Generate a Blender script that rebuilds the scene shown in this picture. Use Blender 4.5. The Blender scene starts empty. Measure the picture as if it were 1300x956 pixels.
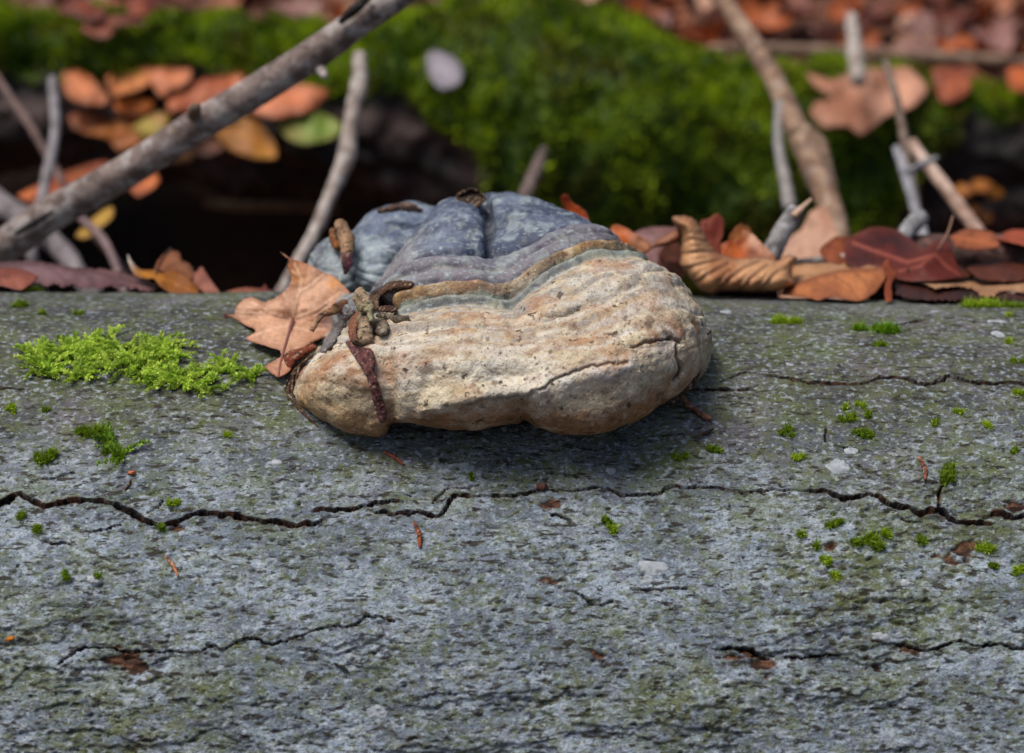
import bpy, bmesh, math, random
import numpy as np
from mathutils import Vector, geometry
random.seed(7); RNG = np.random.default_rng(7)
scene = bpy.context.scene
COL = scene.collection

# ------------------------------------------------------------------ camera
PITCH = math.radians(24.0); FPX = 2528.0; CX, CY = 650.0, 478.0
LR = 0.30; LZ = 0.30                       # log radius, axis height (axis along X at y = 0)
TA = PITCH - math.atan((CY-375)/FPX)       # tangent ray, below horizontal
CAM = np.array([0.0, LR*math.sin(TA)-1.35*math.cos(TA), LZ+LR*math.cos(TA)+1.35*math.sin(TA)])
FWD = np.array([0, math.cos(PITCH), -math.sin(PITCH)]); UP = np.array([0, math.sin(PITCH), math.cos(PITCH)])
cd = bpy.data.cameras.new('camera'); co = bpy.data.objects.new('camera', cd); COL.objects.link(co)
co.location = CAM; co.rotation_euler = (math.pi/2-PITCH, 0, 0)
cd.sensor_fit = 'HORIZONTAL'; cd.sensor_width = 36; cd.lens = 70
cd.clip_start = 0.05; cd.clip_end = 500
cd.dof.use_dof = True; cd.dof.focus_distance = 1.135; cd.dof.aperture_fstop = 4.8
scene.camera = co
# ------------------------------------------------------------------ light: soft forest daylight
SUN_EL, SUN_AZ = math.radians(68), math.radians(-100)      # azimuth from +Y towards +X
w = bpy.data.worlds.new('World'); scene.world = w; w.use_nodes = True
nt = w.node_tree; sky = nt.nodes.new('ShaderNodeTexSky'); sky.sky_type = 'NISHITA'; sky.sun_disc = False
sky.sun_elevation = SUN_EL; sky.sun_rotation = SUN_AZ; sky.air_density = 1.0; sky.dust_density = 5.0; sky.ozone_density = 1.0
nt.links.new(sky.outputs[0], nt.nodes['Background'].inputs[0]); nt.nodes['Background'].inputs[1].default_value = 0.05
sd = bpy.data.lights.new('sun', 'SUN'); so = bpy.data.objects.new('sun', sd); COL.objects.link(so)
sd.energy = 1.5; sd.angle = math.radians(30); sd.color = (1.0, 0.95, 0.88)
sv = Vector((math.cos(SUN_EL)*math.sin(SUN_AZ), math.cos(SUN_EL)*math.cos(SUN_AZ), math.sin(SUN_EL)))
so.rotation_euler = sv.to_track_quat('Z', 'Y').to_euler(); so.location = (-1, 1, 3)
vs = scene.view_settings; vs.view_transform = 'Standard'; vs.look = 'None'; vs.exposure = 0.86; vs.gamma = 1; vs.use_curve_mapping = False
scene.cycles.use_denoising = True
scene.cycles.max_bounces = 6

# ------------------------------------------------------------------ helpers
def S(r, g, b, k=1.0):
    c = np.array([r, g, b])/255.0
    return np.where(c <= 0.04045, c/12.92, ((c+0.055)/1.055)**2.4)*k
def P(px, py, d):
    px = np.asarray(px, float); py = np.asarray(py, float); d = np.asarray(d, float)
    a = (px-CX)/FPX; b = (CY-py)/FPX
    v = FWD + a[..., None]*np.array([1., 0, 0]) + b[..., None]*UP
    return CAM + d[..., None]*v
def hit_cyl(px, py, yc, zc, R):
    """axial depth where the pixel's ray meets a cylinder along X (tangent depth when it misses)"""
    b = (CY-np.asarray(py, float))/FPX
    dy = FWD[1]+b*UP[1]; dz = FWD[2]+b*UP[2]
    oy, oz = CAM[1]-yc, CAM[2]-zc
    A = dy*dy+dz*dz; B = oy*dy+oz*dz; C = oy*oy+oz*oz-R*R
    return (-B-np.sqrt(np.maximum(B*B-A*C, 0)))/A
def hit_log(px, py, off=0.0): return hit_cyl(px, py, 0, LZ, LR+off)
def log_xs(px, py):
    p = P(px, py, hit_log(px, py))
    return p[..., 0], LR*np.arctan2(-p[..., 1], p[..., 2]-LZ)
def log_pt(x, s, h=0.0):
    f = np.asarray(s)/LR; r = LR+h
    return np.stack([np.asarray(x)+0*f, -r*np.sin(f), LZ+r*np.cos(f)], -1)
def _h(i, seed):
    i = (i.astype(np.int64) & 0xffffffff).astype(np.uint64)
    x = (i+np.uint64(seed*2654435761 % 4294967296)) & np.uint64(0xffffffff)
    x = ((x ^ (x >> np.uint64(16)))*np.uint64(0x45d9f3b)) & np.uint64(0xffffffff)
    x = ((x ^ (x >> np.uint64(16)))*np.uint64(0x45d9f3b)) & np.uint64(0xffffffff)
    return ((x ^ (x >> np.uint64(16))).astype(np.float64))/4294967296.0
def noise(p, seed=0):
    """value noise, p (...,2|3) -> 0..1"""
    p = np.asarray(p, float); n = p.shape[-1]
    i = np.floor(p).astype(np.int64); f = p-i; f = f*f*(3-2*f)
    K = (73856093, 19349663, 83492791); out = 0
    for c in range(1 << n):
        idx = 0; wgt = 1.0
        for k in range(n):
            b = (c >> k) & 1
            idx = idx + (i[..., k]+b)*K[k]
            wgt = wgt*(f[..., k] if b else 1-f[..., k])
        out = out + wgt*_h(idx, seed)
    return out
def fbm(p, oct=4, seed=0, gain=0.5):
    p = np.asarray(p, float); t = 0; a = 1; s = 0
    for o in range(oct):
        t = t+a*noise(p*(2.03**o)+17.3*o, seed+o); s += a; a *= gain
    return t/s
def sst(a, b, x):
    t = np.clip((x-a)/(b-a), 0, 1); return t*t*(3-2*t)
def mix(a, b, t): return a+(b-a)*np.asarray(t)[..., None]
def crom(pts, n):
    """Catmull-Rom through pts (k,m), chord-length parameter, n samples"""
    p = np.asarray(pts, float)
    d = np.r_[0, np.cumsum(np.sqrt((np.diff(p, axis=0)[:, :2]**2).sum(1))+1e-6)]
    return crom_t(p, d, np.linspace(0, d[-1], n))
def crom_t(p, d, t):
    m = np.gradient(p, d, axis=0) if len(p) > 2 else np.repeat((p[1:]-p[:1])/(d[1]-d[0]), 2, 0)
    k = np.clip(np.searchsorted(d, t, side='right')-1, 0, len(d)-2)
    h = (d[k+1]-d[k]); u = (t-d[k])/h
    sh = (-1,)+(1,)*(p.ndim-1); u = u.reshape(sh); h = h.reshape(sh)
    return ((2*u**3-3*u**2+1)*p[k]+(u**3-2*u**2+u)*h*m[k]+(-2*u**3+3*u**2)*p[k+1]+(u**3-u**2)*h*m[k+1])
def mesh(name, V, F, col=None, smooth=True, attrs=None):
    """V (n,3); F (m,3|4) array or list of arrays"""
    me = bpy.data.meshes.new(name); V = np.asarray(V, np.float32).reshape(-1, 3)
    Fs = F if isinstance(F, list) else [F]
    Fs = [np.asarray(f, np.int32) for f in Fs if len(f)]
    me.vertices.add(len(V)); me.vertices.foreach_set('co', V.ravel())
    nl = sum(f.size for f in Fs); npoly = sum(len(f) for f in Fs)
    me.loops.add(nl); me.loops.foreach_set('vertex_index', np.concatenate([f.ravel() for f in Fs]))
    st = []; o = 0
    for f in Fs:
        st.append(np.arange(len(f))*f.shape[1]+o); o += f.size
    me.polygons.add(npoly); me.polygons.foreach_set('loop_start', np.concatenate(st).astype(np.int32))
    me.polygons.foreach_set('use_smooth', np.full(npoly, smooth))
    if col is not None:
        a = me.color_attributes.new('Col', 'FLOAT_COLOR', 'POINT')
        c = np.ones((len(V), 4), np.float32); col = np.asarray(col); n_ = col.shape[-1]; c[:, :n_] = np.clip(np.broadcast_to(col, (len(V), n_)), 0, 1)
        a.data.foreach_set('color', c.ravel())
    me.update(calc_edges=True); me.validate()
    return me
def gridF(nr, nc, closed=False):
    r, c = np.meshgrid(np.arange(nr-1), np.arange(nc if closed else nc-1), indexing='ij')
    c2 = (c+1) % nc
    return np.stack([r*nc+c, r*nc+c2, (r+1)*nc+c2, (r+1)*nc+c], -1).reshape(-1, 4)
def tag(o, label=None, cat=None, group=None, kind=None):
    if label: o['label'] = label
    if cat: o['category'] = cat
    if group: o['group'] = group
    if kind: o['kind'] = kind
    return o
def link(name, me, mat, parent=None):
    o = bpy.data.objects.new(name, me); COL.objects.link(o)
    if mat and not me.materials: me.materials.append(mat)
    if parent: o.parent = parent; o.matrix_parent_inverse = parent.matrix_basis.inverted()
    return o
def empty(name, loc, label, cat, group=None):
    o = bpy.data.objects.new(name, None); COL.objects.link(o); o.location = loc; o.empty_display_size = .02
    return tag(o, label, cat, group)
def material(name, rough=0.7, spec=0.3, nscale=300, namp=0.3, bscale=500, bump=0.3, bdist=0.001, translucent=0.0, stretch=(1, 1, 1), sheen=0.0, dark=None, dscale=120, damt=0.0):
    m = bpy.data.materials.new(name); m.use_nodes = True; t = m.node_tree; N = t.nodes; L = t.links
    bs = N['Principled BSDF']; at = N.new('ShaderNodeAttribute'); at.attribute_name = 'Col'
    tc = N.new('ShaderNodeTexCoord'); mp = N.new('ShaderNodeMapping'); mp.inputs['Scale'].default_value = stretch
    L.new(tc.outputs['Object'], mp.inputs[0])
    n1 = N.new('ShaderNodeTexNoise'); n1.inputs['Scale'].default_value = nscale; n1.inputs['Detail'].default_value = 6; n1.inputs['Roughness'].default_value = .65
    L.new(mp.outputs[0], n1.inputs['Vector'])
    mr = N.new('ShaderNodeMapRange'); mr.inputs[1].default_value = .3; mr.inputs[2].default_value = .7; mr.inputs[3].default_value = 1-namp; mr.inputs[4].default_value = 1+namp
    L.new(n1.outputs[0], mr.inputs[0])
    mul = N.new('ShaderNodeVectorMath'); mul.operation = 'SCALE'; L.new(at.outputs['Color'], mul.inputs[0]); L.new(mr.outputs[0], mul.inputs['Scale'])
    outc = mul.outputs[0]
    if damt > 0:
        n3 = N.new('ShaderNodeTexNoise'); n3.inputs['Scale'].default_value = dscale; n3.inputs['Detail'].default_value = 8; n3.inputs['Roughness'].default_value = .7
        L.new(mp.outputs[0], n3.inputs['Vector'])
        m3 = N.new('ShaderNodeMapRange'); m3.inputs[1].default_value = .56; m3.inputs[2].default_value = .68; m3.inputs[3].default_value = 0; m3.inputs[4].default_value = damt
        L.new(n3.outputs[0], m3.inputs[0])
        mx = N.new('ShaderNodeMix'); mx.data_type = 'RGBA'; L.new(m3.outputs[0], mx.inputs[0]); L.new(outc, mx.inputs[6]); mx.inputs[7].default_value = (*dark, 1)
        outc = mx.outputs[2]
    L.new(outc, bs.inputs['Base Color'])
    bs.inputs['Roughness'].default_value = rough; bs.inputs['Specular IOR Level'].default_value = spec
    n2 = N.new('ShaderNodeTexNoise'); n2.inputs['Scale'].default_value = bscale; n2.inputs['Detail'].default_value = 5; n2.inputs['Roughness'].default_value = .6
    L.new(mp.outputs[0], n2.inputs['Vector'])
    bp = N.new('ShaderNodeBump'); bp.inputs['Strength'].default_value = bump; bp.inputs['Distance'].default_value = bdist
    L.new(n2.outputs[0], bp.inputs['Height']); L.new(bp.outputs[0], bs.inputs['Normal'])
    if translucent > 0:
        tr = N.new('ShaderNodeBsdfTranslucent'); ms = N.new('ShaderNodeMixShader'); ms.inputs[0].default_value = translucent
        L.new(outc, tr.inputs[0]); L.new(bs.outputs[0], ms.inputs[1]); L.new(tr.outputs[0], ms.inputs[2])
        L.new(ms.outputs[0], N['Material Output'].inputs[0])
    return m
def layered(name, layers, rough=.65, spec=.3, fine=1500, famp=.35, bumps=((900, .5, .0008), (260, .4, .0016)), stretch=(1, 1, 1)):
    """Col attribute, fine grain, then mottles: (scale, detail, lo, hi, colour, amount, stretch)"""
    m = bpy.data.materials.new(name); m.use_nodes = True; t = m.node_tree; N = t.nodes; L = t.links; bs = N['Principled BSDF']
    at = N.new('ShaderNodeAttribute'); at.attribute_name = 'Col'; tc = N.new('ShaderNodeTexCoord')
    def nz(scale, det, st, rgh=.62):
        mp = N.new('ShaderNodeMapping'); mp.inputs['Scale'].default_value = st; L.new(tc.outputs['Object'], mp.inputs[0])
        n = N.new('ShaderNodeTexNoise'); n.inputs['Scale'].default_value = scale; n.inputs['Detail'].default_value = det; n.inputs['Roughness'].default_value = rgh
        L.new(mp.outputs[0], n.inputs['Vector']); return n.outputs[0]
    def rng(src, a, b, c, d):
        r = N.new('ShaderNodeMapRange'); r.inputs[1].default_value = a; r.inputs[2].default_value = b; r.inputs[3].default_value = c; r.inputs[4].default_value = d; L.new(src, r.inputs[0]); return r.outputs[0]
    v = N.new('ShaderNodeVectorMath'); v.operation = 'SCALE'; L.new(at.outputs['Color'], v.inputs[0]); L.new(rng(nz(fine, 3, stretch, .7), .3, .7, 1-famp, 1+famp), v.inputs['Scale']); out = v.outputs[0]
    for (sc, det, lo, hi, colr, amt, st) in layers:
        mx = N.new('ShaderNodeMix'); mx.data_type = 'RGBA'; mm = N.new('ShaderNodeMath'); mm.operation = 'MULTIPLY'; L.new(rng(nz(sc, det, st), lo, hi, 0, amt), mm.inputs[0]); L.new(at.outputs['Alpha'], mm.inputs[1]); L.new(mm.outputs[0], mx.inputs[0]); L.new(out, mx.inputs[6]); mx.inputs[7].default_value = (*colr, 1); out = mx.outputs[2]
    L.new(out, bs.inputs['Base Color']); bs.inputs['Roughness'].default_value = rough; bs.inputs['Specular IOR Level'].default_value = spec; prev = None
    for (sc, st_, ds) in bumps:
        b = N.new('ShaderNodeBump'); b.inputs['Strength'].default_value = st_; b.inputs['Distance'].default_value = ds; L.new(nz(sc, 4, stretch), b.inputs['Height'])
        if prev: L.new(prev, b.inputs['Normal'])
        prev = b.outputs[0]
    L.new(prev, bs.inputs['Normal'])
    return m
U1 = (1, 1, 1)
M = dict(
    bark=layered('beech_bark', [(50, 9, .48, .62, tuple(S(96, 106, 58)), .5, (.8, 1, 1)), (240, 7, .51, .60, tuple(S(92, 100, 48)), .65, (.75, 1, 1)), (110, 7, .54, .66, tuple(S(92, 90, 106)), .45, (.8, 1, 1)), (330, 7, .53, .63, tuple(S(182, 195, 208)), .55, (.8, 1, 1)),
        (300, 6, .56, .61, tuple(S(44, 38, 28)), .9, (.36, 1, 1)), (700, 4, .58, .65, tuple(S(38, 36, 28)), .8, (.6, 1, 1))], .72, .28, 900, .42, ((1100, .6, .0009), (340, .9, .0022)), (.7, 1, 1)),
    fungus=layered('fungus_crust', [(42, 8, .50, .62, tuple(S(178, 128, 86)), .6, (.7, 1, 1)), (60, 9, .53, .66, tuple(S(226, 216, 192)), .65, (.65, 1, 1)), (240, 6, .54, .66, tuple(S(136, 98, 68)), .5, (.8, 1, 1)), (330, 6, .57, .67, tuple(S(228, 222, 206)), .4, U1),
        (130, 10, .61, .66, tuple(S(62, 42, 32)), .85, U1), (520, 6, .59, .67, tuple(S(62, 42, 32)), .8, U1)], .66, .3, 1300, .26, ((900, .7, .0009), (240, .8, .0020))),
    cap=layered('fungus_cap', [(130, 8, .55, .66, tuple(S(132, 142, 152)), .45, (.5, 1, 1)), (420, 5, .56, .64, tuple(S(176, 188, 190)), .6, (.6, 1, 1)), (90, 7, .54, .66, tuple(S(50, 52, 66)), .6, (.5, 1, 1)), (300, 5, .62, .72, tuple(S(124, 112, 92)), .5, U1)],
        .55, .4, 1400, .32, ((900, .5, .0007), (260, .5, .0014))),
    leaf=material('dead_leaf', .5, .35, 420, .20, 900, .5, .0006, translucent=.12, dark=tuple(S(110, 68, 48)), dscale=140, damt=.25),
    moss=material('moss_green', .6, .3, 300, .15, 300, .0, .001, translucent=.25),
    stick=layered('stick_bark', [(130, 7, .54, .66, tuple(S(178, 174, 172)), .35, U1), (320, 5, .56, .66, tuple(S(48, 36, 32)), .6, U1), (90, 6, .56, .68, tuple(S(76, 62, 56)), .35, U1)], .7, .3, 900, .3, ((500, .6, .001), (160, .6, .002))),
    wood=material('rotten_wood', .65, .35, 120, .35, 260, .8, .003, stretch=(.25, 1, 1)),
    soil=material('dark_humus', .9, .2, 60, .4, 120, 1, .008),
    lichen=material('pale_lichen', .9, .1, 700, .15, 900, .6, .0006),
    debris=layered('bark_debris', [(150, 6, .50, .60, tuple(S(72, 52, 42)), .6, U1), (330, 6, .52, .60, tuple(S(44, 32, 28)), .75, U1), (420, 5, .56, .66, tuple(S(206, 186, 158)), .6, U1)], .8, .25, 1200, .4, ((900, .7, .0008), (300, .9, .002))),
)

# ------------------------------------------------------------------ ground
def ground_z(x, y):
    x = np.asarray(x, float); y = np.asarray(y, float)
    bank = sst(0.93, 1.22, y+0.10*(fbm(np.stack([x*3, y*0+4], -1), 3, 5)-.5))
    z = 0.36*bank + 0.11*np.clip(y-1.2, 0, 6) + 0.02*np.clip(y-7.2, 0, 60)
    n = fbm(np.stack([x*2.2, y*2.2], -1), 4, 11)-.5
    n2 = fbm(np.stack([x*18, y*18], -1), 3, 12)-.5
    return z+0.07*n*sst(.3, 1.2, np.abs(y)+.3*np.abs(x))+0.02*n2-.012
def axis_samples(lo, hi, step, far):
    a = np.arange(lo, hi+1e-6, step); e = np.geomspace(step*2, far, 26)
    return np.r_[(lo-e)[::-1], a, hi+e]
gx = axis_samples(-2.2, 2.2, .035, 60); gy = axis_samples(-1.6, 4.0, .035, 60)
GX, GY = np.meshgrid(gx, gy); GZ = ground_z(GX, GY)
gn = fbm(np.stack([GX*9, GY*9], -1), 4, 21)
gc = mix(S(24, 17, 14), S(62, 42, 30), sst(.35, .75, gn)); gc = mix(gc, mix(S(84, 56, 44), S(120, 82, 66), gn), sst(1.15, 1.4, GY))
g = link('ground', mesh('ground', np.stack([GX, GY, GZ], -1), gridF(len(gy), len(gx)), gc.reshape(-1, 3)), M['soil'])
tag(g, 'dark humus forest floor under the leaf litter', 'ground', kind='structure')

# ------------------------------------------------------------------ main fallen log
CRACKS = [  # (half width in mm, points in the photograph)
 (2.3, [(-60,650),(0,642),(12,636),(20,630),(44,640),(60,643),(88,638),(128,639),(152,646),(176,658),(200,666),(220,666),(248,656),(280,655),(316,660),(352,666),(385,668),(402,666),(412,659)]),
 (1.5, [(396,653),(410,648),(432,650),(472,642),(500,639),(512,639)]),
 (1.5, [(477,651),(508,653),(541,653),(558,655),(568,643),(575,633),(592,632),(616,632),(636,634),(657,629),(677,624),(690,622)]),
 (.8, [(548,640),(560,628),(566,622),(596,622)]),
 (1.0, [(690,622),(704,622),(731,624),(758,618),(778,624),(812,629),(836,627),(856,618),(887,619),(917,619),(938,624),(992,621),(1022,623)]),
 (1.7, [(1022,623),(1049,624),(1066,631),(1093,629),(1114,627),(1131,639),(1154,641)]),
 (2.6, [(1131,639),(1154,641),(1168,649),(1192,646),(1215,660),(1240,662),(1263,663)]),
 (2.2, [(1250,653),(1273,647),(1293,654),(1306,647),(1360,652)]),
 (.9, [(1192,643),(1193,624),(1198,607),(1200,595)]),
 (2.0, [(860,492),(877,494),(921,495),(948,495),(962,489)]),
 (2.0, [(968,474),(975,477),(1005,482),(1036,485),(1063,486),(1097,486),(1114,478),(1141,478),(1171,487),(1195,482),(1204,476)]),
 (1.6, [(1200,477),(1232,482),(1266,485),(1283,482),(1303,485),(1370,488)]),
 (.8, [(914,485),(930,477),(948,473),(968,474)]),
 (1.2, [(1049,414),(1080,412)]), (1.8, [(1136,412),(1160,407),(1181,405)]), (1.1, [(1232,407),(1260,408),(1300,409),(1350,406)]),
 (1.2, [(917,822),(934,820),(955,825),(965,830),(975,835)]), (.8, [(999,833),(1022,833),(1049,830),(1066,829)]),
 (.75, [(1107,813),(1141,815),(1178,823),(1202,817),(1219,810),(1239,817),(1266,813),(1300,820),(1350,812)]),
 (.5, [(76,844),(96,832),(116,824),(136,825),(152,830),(192,830),(232,830),(256,828),(260,822),(288,826),(300,816),(348,818),(392,806),(412,798),(452,795),(464,786),(500,790)]),
 (.8, [(203,533),(222,534),(243,534)]), (.9, [(0,497),(20,497),(37,499)]), (.9, [(20,406),(50,406),(81,407)]), (.7, [(205,552),(228,553)]),
 (.7, [(250,556),(275,556)]), (.8, [(110,678),(135,672),(152,669)]), (.8, [(186,652),(200,645),(206,635)]), (.7, [(255,408),(285,409)]),
 (.7, [(700,655),(720,660),(730,668)]), (.8, [(730,752),(745,762),(760,768),(780,764)]), (.8, [(800,749),(830,748),(870,744)]),
 (.6, [(690,600),(735,606)]), (.7, [(1140,652),(1160,660),(1172,658)]),
 (.7, [(1048,560),(1050,540)]), (.7, [(1060,563),(1085,568)]), (.7, [(40,612),(75,606),(95,600)]), (.7, [(55,690),(90,693)]),
]
HOLES = [(166,841,27,10),(968,842,15,11),(955,829,14,5),(1202,705,12,8),(1228,696,18,8),(696,642,13,6),(1055,692,8,4),(935,833,14,3),(1110,842,8,5),(1098,832,6,4),(695,738,18,4),(690,842,10,5),(1162,822,20,4),(762,831,13,5),(1294,636,12,6),(222,672,10,4)]
xs = np.r_[np.linspace(-2.4, -.46, 70)[:-1], np.linspace(-.46, .46, 880), np.linspace(.46, 2.4, 70)[1:]]
f0, f1 = math.radians(-34), math.radians(74)
fs = np.r_[np.linspace(f0, f1, 800), np.linspace(f1, f0+2*math.pi, 110)[1:-1]]
ss = fs*LR; X, SS = np.meshgrid(xs, ss)
XS = np.stack([X, SS], -1)
wx = X+.003*(fbm(XS*110, 3, 31)-.5); ws = SS+.0040*(fbm(XS*np.array([210, 150]), 4, 32, .6)-.5)
DC = np.full(X.shape, 9.0)
def stamp_seg(x0, s0, x1, s1, w0, w1):
    mg = .016
    i0, i1 = np.searchsorted(xs, (min(x0, x1)-mg, max(x0, x1)+mg)); j0, j1 = np.searchsorted(ss[:800], (min(s0, s1)-mg, max(s0, s1)+mg))
    if i1 <= i0 or j1 <= j0: return
    a = wx[j0:j1, i0:i1]-x0; b = ws[j0:j1, i0:i1]-s0; dx, ds = x1-x0, s1-s0; l2 = dx*dx+ds*ds+1e-12
    t = np.clip((a*dx+b*ds)/l2, 0, 1); d = np.hypot(a-t*dx, b-t*ds)/(w0+(w1-w0)*t)
    DC[j0:j1, i0:i1] = np.minimum(DC[j0:j1, i0:i1], d)
for wmm, pts in CRACKS:
    pts = np.array(pts, float); cx_, cs_ = log_xs(pts[:, 0], pts[:, 1])
    q = crom(np.stack([cx_, cs_], -1), max(6, len(pts)*3)); n = len(q)
    ww = wmm*.00060*(.6+.8*RNG.random(n))*np.clip(np.minimum(np.arange(n), n-1-np.arange(n))/2.5+.3, 0, 1)
    for k in range(n-1): stamp_seg(q[k, 0], q[k, 1], q[k+1, 0], q[k+1, 1], max(ww[k], .0004), max(ww[k+1], .0004))
HO = np.zeros(X.shape)
for (px, py, a, b) in HOLES:
    hx, hs = log_xs(px, py); ra = a/FPX*1.12; rb = b/FPX*1.35
    i0, i1 = np.searchsorted(xs, (hx-2.2*ra, hx+2.2*ra)); j0, j1 = np.searchsorted(ss[:800], (hs-2.2*rb, hs+2.2*rb))
    d = np.hypot((wx[j0:j1, i0:i1]-hx)/ra, (ws[j0:j1, i0:i1]-hs)/rb)+2.2*(fbm(XS[j0:j1, i0:i1]*np.array([160, 260]), 4, 77)-.5)
    HO[j0:j1, i0:i1] = np.maximum(HO[j0:j1, i0:i1], 1-sst(.85, 1.05, d))
LN = np.zeros(X.shape)
nl = 5200; lx = RNG.uniform(-.46, .46, nl); lv = RNG.random(nl); ls = (-.1+.46*lv**.62)
keep = noise(np.stack([lx*16, ls*22], -1), 41)*.8+.35*(ls > .13)+.15 > RNG.random(nl)
for x0, s0 in zip(lx[keep], ls[keep]):
    big = sst(.05, .22, s0); ra = RNG.uniform(.0008, .0032)*(.55+.5*big); rb = RNG.uniform(.0005, .0012)*(.6+.5*big)
    i0, i1 = np.searchsorted(xs, (x0-2*ra, x0+2*ra)); j0, j1 = np.searchsorted(ss[:800], (s0-2.2*rb, s0+2.2*rb))
    if i1 <= i0 or j1 <= j0: continue
    d = np.hypot((wx[j0:j1, i0:i1]-x0-.0015)/ra, (ws[j0:j1, i0:i1]-s0)/rb)
    LN[j0:j1, i0:i1] = np.maximum(LN[j0:j1, i0:i1], (1-sst(.5, 1.3, d))*RNG.uniform(.45, 1))
low = sst(.06, .21, SS+.05*(fbm(XS*9, 3, 55)-.5)+.03*np.clip(X, -.3, .4))      # rougher, more lichened bark down the flank
fl = fbm(np.stack([wx*22, ws*75], -1), 4, 51); tt = fl*7; fr = tt-np.floor(tt)
terr = (np.floor(tt)+sst(.0, .12, fr))/7
tm = sst(.36, .54, fbm(XS*np.array([11, 14]), 3, 52))*(.35+.65*low)
edge = (1-sst(.0, .3, fr))*tm
DC2 = DC
crack = 1-sst(.75, 1.05, DC2); crackc = 1-sst(1.25, 2.0, DC2); lip = (1-sst(1.0, 3.2, DC2))*(1-crack)
H = (.0060*(fbm(XS*np.array([4, 7]), 3, 53)-.5) + .0030*(fbm(XS*np.array([22, 40]), 3, 54)-.5) + .0042*(terr-.5)*tm*2.3
     + .0011*(fbm(XS*np.array([140, 300]), 3, 56)-.5)*(.5+.7*low) + .0009*lip*(-.4+1.6*fbm(XS*70, 2, 57)) - .0068*crack - .0016*LN - .0016*HO
     + .0012*HO*(fbm(XS*np.array([120, 400]), 3, 58)-.5))
sag = .004*np.sin(X*5.2+1.0)
V = log_pt(X, SS, H); V[..., 2] += -.006*X+0*sag
n1 = fbm(XS*np.array([10, 14]), 4, 61); n2 = fbm(XS*np.array([34, 60]), 4, 62); n3 = fbm(XS*np.array([150, 260]), 3, 63); n4 = fbm(XS*np.array([28, 20])+9, 4, 64)
n5 = fbm(XS*np.array([260, 420]), 2, 65)
base_hi = mix(S(64, 65, 66), S(90, 90, 86), sst(.35, .7, n2)); base_lo = mix(S(113, 125, 138), S(154, 168, 183), sst(.32, .68, n2))
c = mix(base_hi, base_lo, low)
c = mix(c, S(120, 112, 118), .5*sst(.55, .75, n4)*(1-low))
c = mix(c, S(112, 120, 82), .75*sst(.48, .68, n1)*sst(.36, .62, n3)*(.35+.65*low))
c = mix(c, S(82, 92, 58), .75*sst(.52, .7, fbm(XS*np.array([45, 60])+3, 3, 66))*sst(.45, .65, n1))
c = mix(c, S(178, 186, 190), .55*sst(.56, .70, n5)*(.25+.75*low)*sst(.35, .6, n2))
c = mix(c, S(70, 72, 70), .6*sst(.56, .74, n3)*(1-.4*low))
c = mix(c, S(50, 42, 30), .9*LN); c = mix(c, S(70, 58, 42), .7*edge)
c = mix(c, mix(S(52, 34, 26), S(104, 72, 52), sst(.35, .65, n3)), HO)
c = mix(c, S(150, 155, 150), .35*lip*sst(.4, .6, n2)); c = mix(c, mix(S(28, 18, 14), S(78, 50, 34), sst(.5, .68, n5)), crackc)
fx, fy = log_xs(np.array([640.]), np.array([552.]))
log = empty('fallen_log', (0, 0, 0), 'fallen beech log with cracked grey bark carrying the bracket fungus', 'log')
F = gridF(len(ss), len(xs)); last = np.stack([np.arange(len(xs)-1)+(len(ss)-1)*len(xs), np.arange(1, len(xs))+(len(ss)-1)*len(xs), np.arange(1, len(xs)), np.arange(len(xs)-1)], -1)
link('bark', mesh('bark', V, np.r_[F, last][:, ::-1], np.concatenate([c, (1-np.clip(crackc+HO, 0, 1))[..., None]], -1).reshape(-1, 4)), M['bark'], log)
for e, k in ((-1, 0), (1, -1)):
    ring = V[::6, k]; n = len(ring); cen = ring.mean(0); rr = np.linspace(1, 0.02, 12)
    Vv = cen+(ring[None]-cen)*rr[:, None, None]*.999; Vv[..., 0] += e*.002+.004*(noise(Vv*90, 3)-.5)
    cc = mix(S(120, 88, 58), S(160, 124, 88), noise(np.stack([rr*40+0*rr, rr*0], -1), 4))[:, None]+np.zeros((12, n, 1))
    link('cut_end', mesh('cut_end', Vv, gridF(12, n, True), cc.reshape(-1, 3)), M['wood'], log)
def log_surface(x, s):
    """height of the modelled bark above the plain cylinder"""
    i = np.clip(np.searchsorted(xs, x), 0, len(xs)-1); j = np.clip(np.searchsorted(ss[:800], s), 0, 799)
    return H[j, i]-.0
def on_log(px, py, h=0.0):
    x, s = log_xs(np.asarray(px, float), np.asarray(py, float)); p = log_pt(x, s, log_surface(x, s)+h); p[..., 2] -= .006*x
    return p
def on_log_xs(x, s, h=0.0):
    p = log_pt(x, s, log_surface(x, s)+h); p[..., 2] -= .006*np.asarray(x); return p

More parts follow.
